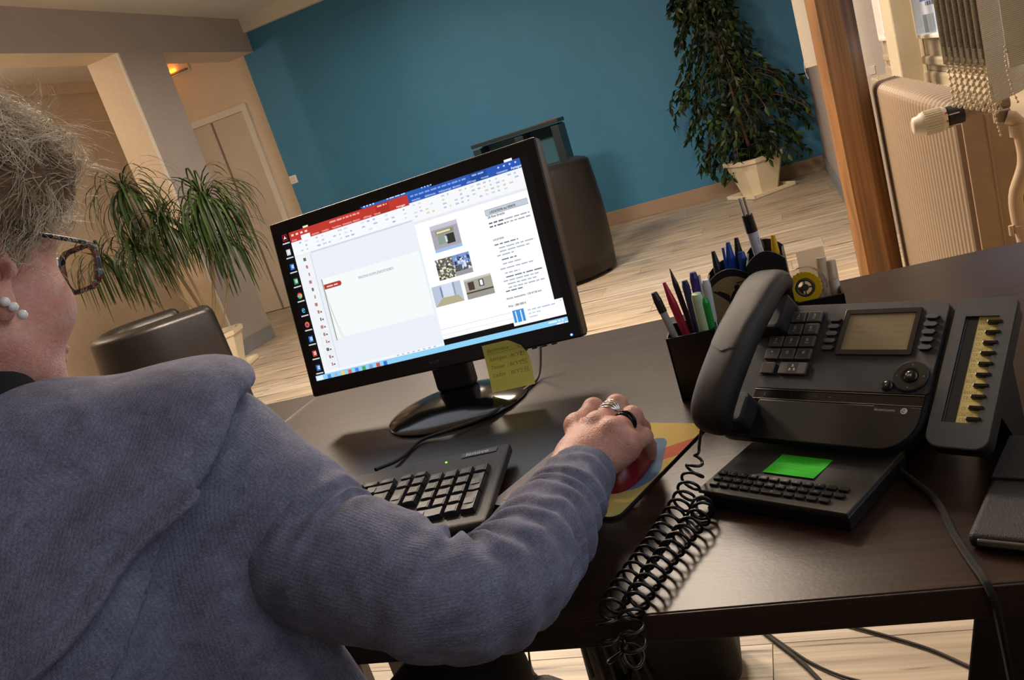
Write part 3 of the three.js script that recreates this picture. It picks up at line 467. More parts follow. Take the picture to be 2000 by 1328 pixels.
  mesh('navigation_ring', put(boxUV(ringG)), mat(0x1d1c1c, 0.35), t);
  const rf = new THREE.RingGeometry(7.6, 13.4, 36).translate(39, -45, 4.05); const ru = rf.attributes.uv; { const p = rf.attributes.position; for (let i = 0; i < p.count; i++) ru.setXY(i, (p.getX(i) - 39) / 28 + 0.5, (p.getY(i) + 45) / 28 + 0.5); } mesh('navigation_marks', put(rf), mat(0xffffff, 0.35, { map: navT }), t);
  const dome = (x, y, r, s) => { const g = new THREE.SphereGeometry(r, 24, 10, 0, Math.PI * 2, 0, Math.PI / 2).scale(1, 0.55, 1).rotateX(Math.PI / 2).translate(x, y, 2.2); const c = canvasTex(64, 64, (q) => { q.fillStyle = '#1b1a1a'; q.fillRect(0, 0, 64, 64); q.fillStyle = '#cfcbc2'; q.font = 'bold 40px sans-serif'; q.fillText(s, s.length > 1 ? 2 : 18, 46); }); const d = card(r * 0.8, r * 0.8, x, y, 2.2 + r * 0.56); mesh('round_key', put(mergeGeometries([plain(boxUV(g)), plain(d)], true)), [blackGloss, mat(0xffffff, 0.3, { map: c })], t); };
  dome(39, -45, 6.2, 'OK'); dome(21.5, -54.5, 5.2, 'C');
  // function strip: glossy key row between two bright trims
  const stripT = canvasTex(1024, 64, (g, w, h) => { g.fillStyle = '#121214'; g.fillRect(0, 0, w, h); g.fillStyle = '#6b6864'; g.font = '34px sans-serif'; ['i', '✉', '▭', '◂−', '+▸', '▲', '⊂⊃', '', '▢'].forEach((s, k) => g.fillText(s, 60 + k * 108, 44)); g.fillStyle = '#2c2b2b'; for (let k = 1; k < 9; k++) g.fillRect(30 + k * 108, 4, 2, 56); });
  mesh('function_strip', put(R(158, 8.6, 1, -25, -67.4, 0, 1.6, 0.3)), blackGloss, t); mesh('function_marks', put(card(154, 7.4, -25, -67.4, 1.64)), mat(0xffffff, 0.18, { map: stripT }), t);
  mesh('trim_line', put(merge(R(158, 0.7, 0.2, -25, -62.4, 0, 2.0, 0.1), R(158, 0.8, 0.2, -25, -72.4, 0, 2.3, 0.1))), mat(0x8d8374, 0.25, { metalness: 0.8 }), t);
  // speaker grille with holes
  const holes = canvasTex(512, 512, (g, w) => { g.fillStyle = '#171512'; g.fillRect(0, 0, w, w); g.fillStyle = '#050505'; for (let j = 0; j < 16; j++) for (let i = 0; i < 16; i++) { g.beginPath(); g.arc(16 + i * 32 + (j % 2 ? 16 : 0), 16 + j * 32, 9, 0, 7); g.fill(); } });
  holes.wrapS = holes.wrapT = THREE.RepeatWrapping; holes.repeat.set(1 / 0.026, 1 / 0.026);
  const gs = R(150, 40, [1, 1, 30, 2], -21, -93.5, 0, 2.6, 0.8); { const uv = gs.attributes.uv; for (let i = 0; i < uv.count; i++) uv.setXY(i, uv.getX(i) / 1000, uv.getY(i) / 1000); }
  mesh('speaker_grille', put(gs), mat(0xffffff, 0.4, { map: holes }), t);
  const brand = canvasTex(512, 128, (g, w, h) => { g.fillStyle = '#1c1a18'; g.fillRect(0, 0, w, h); g.fillStyle = '#d6d2cc'; g.font = '46px sans-serif'; g.fillText('Alcatel·Lucent', 20, 80); g.beginPath(); g.arc(430, 64, 46, 0, 7); g.fill(); g.strokeStyle = '#1c1a18'; g.lineWidth = 8; g.beginPath(); g.arc(424, 64, 24, 0.4, 5.4); g.stroke(); g.beginPath(); g.moveTo(408, 84); g.lineTo(446, 40); g.stroke(); });
  mesh('brand_mark', put(card(31, 7.7, 30, -77.5, 2.7)), mat(0xffffff, 0.35, { map: brand }), t);
  // handset
  const axis = new THREE.CatmullRomCurve3([V(-108, 46, 16), V(-106, 42, 30), V(-103.5, 26, 41), V(-103, 0, 47), V(-105, -30, 51), V(-108, -62, 50), V(-113, -88, 44), V(-119, -106, 33), V(-123, -112, 16)]);
  const NS = 60, NR = 28, pos = [], idx = [], up = [];
  for (let i = 0; i <= NS; i++) {
    const s = i / NS, p = axis.getPoint(s), T = axis.getTangent(s), X = V(1, 0, 0).addScaledVector(T, -T.x).normalize(), Y = T.clone().cross(X).multiplyScalar(-1);
    const e = Math.min(1, Math.pow(Math.sin(Math.PI * clamp(s * 0.98 + 0.01)) , 0.28)), hw = 24 * (0.55 + 0.45 * e) * (1 - 0.10 * Math.sin(Math.PI * s)), hh = 13.5 * (0.6 + 0.4 * e);
    for (let j = 0; j < NR; j++) { const a = j / NR * Math.PI * 2, c = Math.cos(a), q = Math.sin(a), sc = Math.sign(c) * Math.pow(Math.abs(c), 0.75), sq = Math.sign(q) * Math.pow(Math.abs(q), 0.75); const v = p.clone().addScaledVector(X, sc * hw).addScaledVector(Y, sq * hh); pos.push(v.x, v.y, v.z); }
  }
  for (let i = 0; i < NS; i++) for (let j = 0; j < NR; j++) { const a = i * NR + j, b = i * NR + (j + 1) % NR, c = a + NR, d = b + NR; idx.push(a, b, c, b, d, c); }
  for (const [i, f] of [[0, 1], [NS, 0]]) { const o = i * NR, m = pos.length / 3; const p = axis.getPoint(i / NS), T = axis.getTangent(i / NS).multiplyScalar(i ? 5 : -5); pos.push(p.x + T.x, p.y + T.y, p.z + T.z); for (let j = 0; j < NR; j++) f ? idx.push(m, o + (j + 1) % NR, o + j) : idx.push(m, o + j, o + (j + 1) % NR); }
  const hg = new THREE.BufferGeometry(); hg.setAttribute('position', new THREE.Float32BufferAttribute(pos, 3)); hg.setIndex(idx); hg.computeVertexNormals();
  { const n = hg.attributes.normal, k = Math.floor(NS / 2) * NR; let out = 0; const c = axis.getPoint(0.5); for (let j = 0; j < NR; j++) out += (pos[(k + j) * 3] - c.x) * n.getX(k + j) + (pos[(k + j) * 3 + 2] - c.z) * n.getZ(k + j); if (out < 0) { const ix = hg.index.array; for (let i = 0; i < ix.length; i += 3) { const s = ix[i]; ix[i] = ix[i + 1]; ix[i + 1] = s; } hg.computeVertexNormals(); } }
  mesh('handset', put(boxUV(hg)), mat(0x1f1e1d, 0.34, { bumpMap: speck, bumpScale: 0.00012 }), t);
  // lighter cover on the upper back of the handset
  const cp = [], ci = [], CN = 26, CM = 10;
  for (let i = 0; i <= CN; i++) { const s = 0.10 + 0.5 * i / CN, p = axis.getPoint(s), T = axis.getTangent(s), X = V(1, 0, 0).addScaledVector(T, -T.x).normalize(), Y = T.clone().cross(X).multiplyScalar(-1); if (Y.z < 0) Y.multiplyScalar(-1);
    const e = Math.min(1, Math.pow(Math.sin(Math.PI * clamp(s * 0.98 + 0.01)), 0.28)), hw = 24 * (0.55 + 0.45 * e) * (1 - 0.10 * Math.sin(Math.PI * s)), hh = 13.5 * (0.6 + 0.4 * e), endw = i > CN - 5 ? Math.sqrt(Math.max(0, 1 - Math.pow((i - CN + 5) / 5, 2))) : 1;
    for (let j = 0; j <= CM; j++) { const a = Math.PI * (0.12 + 0.76 * (0.5 + (j / CM - 0.5) * Math.max(0.02, endw))), c = Math.cos(a), q = Math.sin(a); const v = p.clone().addScaledVector(X, Math.sign(c) * Math.pow(Math.abs(c), 0.75) * hw * 1.006).addScaledVector(Y, Math.pow(q, 0.75) * hh + 0.5); cp.push(v.x, v.y, v.z); } }
  for (let i = 0; i < CN; i++) for (let j = 0; j < CM; j++) { const a = i * (CM + 1) + j, b = a + 1, c = a + CM + 1, d = c + 1; ci.push(a, c, b, b, c, d); }
  const cg = new THREE.BufferGeometry(); cg.setAttribute('position', new THREE.Float32BufferAttribute(cp, 3)); cg.setIndex(ci); cg.computeVertexNormals();
  mesh('handset_cover', put(boxUV(cg)), mat(0x1f1e1d, 0.24, { bumpMap: speck, bumpScale: 0.0001, side: THREE.DoubleSide }), t);
  mesh('cradle', put(merge(R(44, 40, 6, -110, 16, -4, 20, 3), R(44, 34, 8, -116, -92, -4, 22, 3))), black, t);
  // pull-out letter keyboard under the front edge, flat on the desk
  const O = V(-0.1282, 0, -0.6735), yaw = -Math.atan2(0.5115, 0.8593);
  const flat = (g) => world(plain(g).rotateY(yaw).translate(O.x, 0, O.z)); // x along the tray, z towards the user, y = height
  const tray = mesh('letter_tray', flat(rbox(0.143, 0.004, 0.11, 0.0012, 0.0685, 0.7505, -0.0545)), mat(0x3a3733, 0.5, { bumpMap: speck, bumpScale: 0.0002 }), t);
  mesh('tray_base', flat(rbox(0.139, 0.0125, 0.108, 0.002, 0.0705, 0.7422, -0.0545)), black, t);
  const letters = ['AZERTYUIOP', 'QSDFGHJKLM', '⇧WXCVBN?.'], lt = canvasTex(1024, 256, (g, w, h) => { g.fillStyle = '#131314'; g.fillRect(0, 0, w, h); g.fillStyle = '#b9b6b0'; g.font = '44px sans-serif'; letters.forEach((s, r) => [...s].forEach((c, k) => g.fillText(c, k * 64 + 18, r * 64 + 48))); });
  const ltm = mat(0xffffff, 0.4, { map: lt });
  [[0.0055, -0.0305, 12], [0.0065, -0.0205, 12], [0.009, -0.0105, 11]].forEach(([x, z, n], r) => { for (let k = 0; k < n; k++) { if (r === 2 && k === 6) continue; const wide = r === 2 && k === 5, w = wide ? 0.019 : 0.0082, cx = x + k * 0.0107 + (wide ? 0.0053 : 0), cap = rbox(w, 0.003, 0.0058, 0.001, cx, 0.7538, z, 1), lg = new THREE.PlaneGeometry(0.0055, 0.0042).rotateX(-Math.PI / 2).translate(cx, 0.75535, z), uv = lg.attributes.uv; const cell = k < 10 ? k : 15; for (let q = 0; q < 4; q++) uv.setXY(q, (cell + uv.getX(q)) / 16, 1 - (r + 1 - uv.getY(q)) / 4); mesh('letter_key', flat(mergeGeometries([plain(cap), plain(lg)], true)), [black, ltm], tray); } });
  // green note on the tray
  const nt = canvasTex(256, 220, (g, w, h) => { g.fillStyle = '#41d92a'; g.fillRect(0, 0, w, h); g.strokeStyle = '#2a8a20'; g.lineWidth = 2; reseed(9); for (let r = 0; r < 8; r++) { g.beginPath(); let x = 16; g.moveTo(x, 24 + r * 18); while (x < 226) { x += 4 + rnd() * 5; g.lineTo(x, 22 + r * 18 + (rnd() - 0.5) * 9); } g.stroke(); } });
  const ng = new THREE.PlaneGeometry(0.050, 0.036, 6, 6).rotateX(-Math.PI / 2); { const p = ng.attributes.position; for (let i = 0; i < p.count; i++) p.setY(i, 0.0012 * Math.pow(clamp(p.getZ(i) / 0.036 + 0.5), 2)); ng.computeVertexNormals(); }
  tag(mesh('sticky_note', plain(ng).translate(0.0655, 0.7528, -0.059).rotateY(yaw).translate(O.x, 0, O.z), mat(0xffffff, 0.85, { map: nt, side: THREE.DoubleSide })), 'bright green sticky note on the letter tray of the telephone', 'note');

  // ---------- side module ----------
  const mb = V(0.12, TOP, -0.72), m = thing('phone_module', 'black telephone side module with yellow paper label and ten short keys', 'phone module', mb.toArray()), mo = phoneC.clone().sub(mb);
  const mput = (g) => plain(g).scale(PK, PK, PK).applyQuaternion(phoneQ).translate(mo.x, mo.y, mo.z);
  const out = roundRect(47.5, 139, [9, 8, 11, 13], 84.6, -37.2), win = new THREE.Path(); win.moveTo(69.6, -85.5); win.lineTo(69.6, 15); win.lineTo(97.6, 15); win.lineTo(97.6, -85.5); out.holes.push(win);
  mesh('cover', mput(boxUV(ext(out, 5, 1.2).translate(0, 0, -3))), mat(0x181715, 0.45, { bumpMap: speck, bumpScale: 0.0002 }), m);
  mesh('back_shell', mput(R(46, 137, 10, 84.6, -37.2, -14, -2.6, 2)), black, m);
  const mf = new THREE.Shape(); [[-60, -12], [0, -12], [-44, -90], [-62, -78]].forEach(([a, b], i) => i ? mf.lineTo(a, b) : mf.moveTo(a, b));
  mesh('foot', mput(boxUV(new THREE.ExtrudeGeometry(mf, { depth: 30, bevelEnabled: false }).translate(0, 0, 70).applyMatrix4(new THREE.Matrix4().makeBasis(V(0, 1, 0), V(0, 0, 1), V(1, 0, 0))))), black, m);
  const lab = canvasTex(256, 1024, (g, w, h) => { g.fillStyle = '#f2de90'; g.fillRect(0, 0, w, h); g.font = '40px sans-serif'; ['ACCUEIL', 'MAIRIE', 'TECHNIQUE', 'COMPTA', 'FACTURE', 'ELUS', 'REGIE', 'ANNEXE', '', 'CANTINE'].forEach((s, k) => { const y = k * 100; g.fillStyle = '#7d6a34'; g.fillText(s, 14, y + 38); g.fillText('C' + (k + 1), 28, y + 84); g.fillStyle = '#b19443'; g.fillRect(0, y + 100, w, 2); }); });
  mesh('paper_label', mput(card(17.6, 100.5, 88.8, -35.25, -1.2)), mat(0xffffff, 0.7, { map: lab }), m);
  mesh('label_window', mput(merge(card(10.4, 100.5, 74.8, -35.25, -1.0))), mat(0x3a3a3b, 0.08), m);
  mesh('window_edge', mput(rbox(1.6, 100, 1.4, 0.5, 70.6, -35.25, -0.8)), mat(0x3a3a3b, 0.06), m);
  for (let k = 0; k < 10; k++) mesh('line_key', mput(R(11, 3, 0.8, 93.4, 8.4 - 9.85 * k, -2, 2.6, 0.6)), blackGloss, m);
}
{ // coiled handset cord: down over the desk edge and back under the telephone, hanging in a loop
  const path = new THREE.CatmullRomCurve3([[-0.1175, 0.800, -0.697], [-0.124, 0.782, -0.693], [-0.131, 0.766, -0.69], [-0.142, 0.752, -0.665], [-0.157, 0.7465, -0.625], [-0.171, 0.7465, -0.577], [-0.184, 0.747, -0.535], [-0.189, 0.744, -0.508], [-0.191, 0.726, -0.502], [-0.187, 0.714, -0.501], [-0.179, 0.714, -0.501], [-0.174, 0.727, -0.502], [-0.172, 0.744, -0.508], [-0.166, 0.7465, -0.535], [-0.152, 0.7465, -0.578], [-0.139, 0.7465, -0.612], [-0.126, 0.7465, -0.642], [-0.1275, 0.745, -0.656], [-0.126, 0.741, -0.668], [-0.118, 0.7395, -0.690]].map((p) => V(...p)), false, 'centripetal');
  const L = path.getLength(), turns = 42, N = turns * 18, pts = [], fr = path.computeFrenetFrames(600);
  let B = V(0, 1, 0);
  for (let i = 0; i <= N; i++) { const s = i / N, p = path.getPointAt(s), T = path.getTangentAt(s); B.addScaledVector(T, -B.dot(T)).normalize(); const Nn = T.clone().cross(B).normalize(); const r = 0.0092 * smooth(0.03, 0.085, s) * (1 - smooth(0.93, 0.97, s)), a = s * turns * Math.PI * 2; pts.push(p.addScaledVector(B, Math.cos(a) * r).addScaledVector(Nn, Math.sin(a) * r)); }
  const c = new THREE.CatmullRomCurve3(pts); const g = new THREE.TubeGeometry(c, N, 0.00145, 7);
  tag(mesh('coiled_cord', g, mat(0x111114, 0.3)), 'black coiled handset cord looping over the front edge of the desk', 'telephone cord');
}
tag(mesh('phone_cable', tube([[0.02, 0.742, -0.74], [0.0433, 0.7385, -0.675], [0.0575, 0.7385, -0.632], [0.0615, 0.7385, -0.572], [0.0655, 0.7390, -0.536], [0.068, 0.7385, -0.519], [0.070, 0.728, -0.513], [0.071, 0.70, -0.512], [0.074, 0.62, -0.53], [0.08, 0.5, -0.6]], 0.0027, 60), black), 'black cable from the telephone running over the right end of the desk edge', 'cable');
{ // mobile phone in a black flip case, with its white charging cable
  const t = thing('mobile_phone', 'mobile phone lying in a black flip case at the right desk edge', 'mobile phone', [0.128, TOP, -0.605]); t.rotation.y = -0.42;
  mesh('case', rbox(0.078, 0.0125, 0.150, 0.005, 0, 0.0063, -0.012), mat(0x232222, 0.6, { bumpMap: speck, bumpScale: 0.0004 }), t);
  mesh('flap', rbox(0.0765, 0.003, 0.07, 0.0012, 0, 0.0139, -0.05), mat(0x19191a, 0.55, { bumpMap: speck, bumpScale: 0.0004 }), t);
  mesh('phone_edge', rbox(0.066, 0.006, 0.006, 0.002, 0, 0.0068, 0.0612), mat(0x8d8b86, 0.3, { metalness: 0.7 }), t);
  const a = V(0.006, 0.0068, 0.0635).applyAxisAngle(V(0, 1, 0), -0.42).add(t.position), d = V(0, 0, 1).applyAxisAngle(V(0, 1, 0), -0.42);
  const c = thing('charging_cable', 'white charging cable plugged into the mobile phone and hanging down', 'cable', a.toArray());
  const e = a.clone().addScaledVector(d, 0.014), loc = (p) => p.clone().sub(a);
  mesh('plug', rod(V(0, 0, 0).addScaledVector(d, 0.001), V(0, 0, 0).addScaledVector(d, 0.014), 0.0036, 0.0034, 16), whitePlastic, c);
  mesh('wire', tube([loc(e).addScaledVector(d, -0.002), loc(e).addScaledVector(d, 0.006), loc(V(0.094, 0.735, -0.524)), loc(V(0.0935, 0.70, -0.495)), loc(V(0.099, 0.64, -0.47)), loc(V(0.115, 0.55, -0.46)), loc(V(0.14, 0.40, -0.47))], 0.0019, 60), whitePlastic, c);
}
// ---------- pen organizer and what stands in it ----------
{
  const t = thing('desk_organizer', 'black desk organizer with two low trays and two tall arched holders', 'desk organizer', [-0.068, TOP, -0.99]);
  const P = t.position, W = (g) => g.translate(-P.x, -P.y, -P.z);
  const th = 0.0025, dark = mat(0x131214, 0.35), dark2 = mat(0x19171a, 0.4);
  // a cell: four walls and a bottom; heights at its front and back
  const cell = (x0, x1, z0, z1, hf, hb, tilt = 0) => {
    const side = new THREE.Shape(); side.moveTo(z0, 0); side.lineTo(z1, 0); side.lineTo(z1, hf); side.lineTo(z0, hb); side.closePath();
    const wall = (x) => ext(side, th, 0.0004, 1).rotateY(-Math.PI / 2).translate(x + th, TOP, 0); // shape x -> z
    return W(boxUV(merge(wall(x0), wall(x1 - th), rbox(x1 - x0, hf, th, 0.0008, (x0 + x1) / 2, TOP + hf / 2, z1 - th / 2), rbox(x1 - x0, hb, th, 0.0008, (x0 + x1) / 2, TOP + hb / 2, z0 + th / 2), rbox(x1 - x0, 0.003, z1 - z0, 0.0008, (x0 + x1) / 2, TOP + 0.0015, (z0 + z1) / 2))));
  };
  mesh('low_tray', cell(-0.171, -0.112, -1.0, -0.937, 0.083, 0.083), dark, t);
  mesh('low_tray', cell(-0.027, 0.036, -1.035, -0.966, 0.085, 0.085), dark, t);
  const arch = (x0, x1, z, h0, h1, m, name) => { const s = new THREE.Shape(), w = x1 - x0; s.moveTo(0, 0); s.lineTo(w, 0); s.lineTo(w, h0); s.quadraticCurveTo(w * 0.5, h0 + (h1 - h0) * 2, 0, h0); s.closePath(); return ext(s, th, 0.0004, 1).translate(x0, TOP, z); };
  mesh('tall_holder', W(boxUV(merge(arch(-0.114, -0.058, -0.975, 0.127, 0.142), arch(-0.114, -0.058, -1.032, 0.127, 0.142), span(-0.114, -0.1115, TOP, TOP + 0.127, -1.03, -0.973), span(-0.0605, -0.058, TOP, TOP + 0.127, -1.03, -0.973)))), dark2, t);
  mesh('tall_holder', W(boxUV(merge(arch(-0.062, -0.018, -0.962, 0.143, 0.156), arch(-0.062, -0.018, -1.03, 0.143, 0.156), span(-0.062, -0.0595, TOP, TOP + 0.143, -1.027, -0.9625), span(-0.0205, -0.018, TOP, TOP + 0.143, -1.027, -0.9625)))), dark2, t);
  const bird = canvasTex(512, 1024, (g, w, h) => { g.fillStyle = '#8f7a52'; g.fillRect(0, 0, w, h); g.fillStyle = '#121012'; g.beginPath(); g.ellipse(270, 300, 46, 130, 0.5, 0, 7); g.fill(); g.beginPath(); g.moveTo(230, 240); g.quadraticCurveTo(120, 150, 60, 170); g.quadraticCurveTo(140, 230, 220, 330); g.fill(); g.beginPath(); g.moveTo(300, 260); g.quadraticCurveTo(420, 150, 480, 190); g.quadraticCurveTo(400, 260, 310, 360); g.fill(); g.beginPath(); g.moveTo(220, 380); g.lineTo(130, 560); g.lineTo(200, 540); g.lineTo(260, 420); g.fill(); g.beginPath(); g.arc(325, 175, 30, 0, 7); g.fill(); g.fillRect(330, 120, 70, 14); g.fillStyle = '#b7a377'; for (let k = 0; k < 40; k++) g.fillRect((k * 97) % w, (k * 173) % h, 26, 5); });
  const ps = new THREE.Shape(); ps.moveTo(0.004, 0.02); ps.lineTo(0.052, 0.02); ps.lineTo(0.052, 0.122); ps.quadraticCurveTo(0.028, 0.144, 0.004, 0.122); ps.closePath();
  const pg = new THREE.ShapeGeometry(ps, 10); { const p = pg.attributes.position, uv = pg.attributes.uv; for (let i = 0; i < p.count; i++) uv.setXY(i, p.getX(i) / 0.056, (p.getY(i) - 0.02) / 0.118); }
  mesh('bird_panel', W(pg.translate(-0.114, TOP, -0.9718)), mat(0xffffff, 0.45, { map: bird }), t);
  const stripes = canvasTex(256, 512, (g, w, h) => { g.fillStyle = '#2a2320'; g.fillRect(0, 0, w, h); reseed(3); for (let x = 8; x < w; x += 18) { g.fillStyle = ['#6e5638', '#3d3128', '#8a6c44', '#1b1716'][Math.floor(rnd() * 4)]; g.fillRect(x, 20, 11, h - 40); } });
  const pg2 = new THREE.PlaneGeometry(0.034, 0.10); mesh('striped_panel', W(pg2.translate(-0.0415, TOP + 0.07, -0.9588)), mat(0xffffff, 0.5, { map: stripes }), t);
}
// a pen from its tip (in the holder) to its upper end
function pen(label, a, b, r, color, o = {}) {
  a = V(...a); b = V(...b); const t = thing(o.name ?? 'pen', label, o.category ?? 'pen', a.toArray(), o.group), d = b.clone().sub(a), P = (s) => d.clone().multiplyScalar(s);
  const cut = o.cut ?? 0.68; mesh('barrel', rod(P(0.06), P(cut), r, r, 16), mat(color, 0.35), t);
  mesh('tip', rod(P(0), P(0.06), 0.0008, r, 12), mat(o.tipColor ?? color, 0.4), t);
  mesh('cap', merge(rod(P(cut), P(1 - (o.taper ?? 0.05)), r * (o.capR ?? 1.12), r * (o.capR ?? 1.12), 16), rod(P(1 - (o.taper ?? 0.05)), P(1), r * (o.capR ?? 1.12), r * (o.end ?? 0.8), 16)), mat(o.cap ?? color, 0.3), t);
  if (o.clip) { const n = V(...o.clip).normalize().multiplyScalar(r * 1.5); mesh('clip', rod(P(cut + 0.02).add(n), P(0.97).add(n), r * 0.3, r * 0.35, 8), mat(o.clipColor ?? o.cap ?? color, 0.3), t); }
  return t;
}
const tipY = TOP + 0.006;
pen('grey marker with dark rounded cap leaning out at the far left of the holder', [-0.150, tipY, -0.955], [-0.1735, 0.873, -0.957], 0.0046, 0xa9a8a4, { cap: 0x201c1a, cut: 0.8, name: 'marker', category: 'marker', taper: 0.08 });
pen('red pen with flat clip cap in the low left tray', [-0.140, tipY, -0.965], [-0.1615, 0.878, -0.975], 0.0046, 0xb3173f, { cap: 0xb3173f, cut: 0.45, end: 0.45, taper: 0.2 });
pen('black pencil with sharp point upwards behind the red pen', [-0.138, tipY, -0.985], [-0.1535, 0.889, -0.995], 0.0036, 0x23211f, { cap: 0x23211f, cut: 0.8, capR: 1, end: 0.15, taper: 0.14, name: 'pencil', category: 'pencil' });
pen('dark blue translucent pen in the middle of the low left tray', [-0.136, tipY, -0.97], [-0.138, 0.873, -0.982], 0.0042, 0x2b2f63, { cap: 0x2b3566, cut: 0.55 });
pen('violet pen with white curved clip in the low left tray', [-0.130, tipY, -0.965], [-0.124, 0.884, -0.968], 0.0046, 0x3b2c72, { cap: 0x3b2c72, cut: 0.6, clip: [1, 0, 0.2], clipColor: 0xd6d6e0 });
pen('light green highlighter with pale cap in front of the low left tray', [-0.127, tipY, -0.955], [-0.1235, 0.863, -0.946], 0.0068, 0x58c83c, { cap: 0xc3dcb4, cut: 0.55, capR: 1.0, end: 0.85, name: 'highlighter', category: 'highlighter' });
pen('dark green felt pen beside the highlighter', [-0.119, tipY, -0.957], [-0.1165, 0.856, -0.947], 0.0056, 0x1f8a34, { cap: 0x1f9a3c, cut: 0.5, capR: 1.0, end: 0.6, name: 'marker', category: 'marker' });
pen('clear white pen next to the bird panel', [-0.120, tipY, -0.975], [-0.1115, 0.872, -0.967], 0.0045, 0xcfd0d4, { cap: 0xd9d8dc, cut: 0.6 });
pen('black pen leaning left in the bird panel holder', [-0.095, tipY, -1.0], [-0.0995, 0.894, -1.012], 0.0046, 0x1c1d1f, { cap: 0x15181a, cut: 0.55, end: 0.5, taper: 0.15 });
pen('blue pen with clip in the bird panel holder, topmost of the blue pens', [-0.088, tipY, -1.005], [-0.080, 0.900, -1.015], 0.0048, 0x1d4fa8, { cap: 0x1a4fb4, cut: 0.5, clip: [-1, 0, 0.3], end: 0.5, taper: 0.12 });
pen('short blue pen lowest of the blue pens in the bird panel holder', [-0.076, tipY, -1.0], [-0.067, 0.886, -1.008], 0.0048, 0x1f57b8, { cap: 0x1f57b8, cut: 0.5 });
pen('black pen between the blue pens in the bird panel holder', [-0.078, tipY, -1.015], [-0.0695, 0.902, -1.02], 0.0048, 0x121214, { cap: 0x101012, cut: 0.5, end: 0.5, taper: 0.14 });
pen('yellow pen standing in the striped holder', [-0.035, tipY, -1.0], [-0.0265, 0.899, -1.0], 0.0042, 0xd9a516, { cap: 0xe0ab14, cut: 0.5, end: 0.6, taper: 0.14 });
pen('black felt pen at the back of the striped holder', [-0.048, tipY, -1.012], [-0.046, 0.894, -1.018], 0.0065, 0x151517, { cap: 0x151517, cut: 0.5, name: 'marker', category: 'marker' });
{ // twin-button pen with printed barrel
  const a = V(-0.036, tipY, -0.988), b = V(-0.051, 0.953, -0.99), t = thing('pen', 'tall silver printed pen with two push buttons and black collar', 'pen', a.toArray()), d = b.clone().sub(a), P = (s) => d.clone().multiplyScalar(s);
  const pt = canvasTex(256, 512, (g, w, h) => { g.fillStyle = '#b9bcc8'; g.fillRect(0, 0, w, h); g.save(); g.translate(60, 20); g.rotate(Math.PI / 2); g.fillStyle = '#3f3640'; g.font = 'bold 34px sans-serif'; g.fillText('RHODANIENNE DE FOURNITURES', 0, 0); g.font = '24px sans-serif'; g.fillStyle = '#53566a'; g.fillText('Tél. 04 75 00 00 00  fournitures', 0, -30 + 76 - 10); g.restore(); g.save(); g.translate(180, 20); g.rotate(Math.PI / 2); g.fillStyle = '#4b4e60'; g.font = '28px sans-serif'; g.fillText('Bureau · Scolaire · Papeterie', 0, 0); g.restore(); });
  mesh('barrel', rod(P(0.05), P(0.80), 0.0062, 0.0062, 24), mat(0xffffff, 0.3, { map: pt }), t);
  mesh('tip', rod(P(0), P(0.05), 0.001, 0.006, 16), chrome, t);
  mesh('collar', rod(P(0.80), P(0.90), 0.0068, 0.0064, 24), blackGloss, t);
  for (const s of [-1, 1]) mesh('push_button', rod(P(0.9).add(V(0.0026 * s, 0, 0)), P(1).add(V(0.0026 * s, 0, 0)), 0.0021, 0.0019, 14), chrome, t);
}
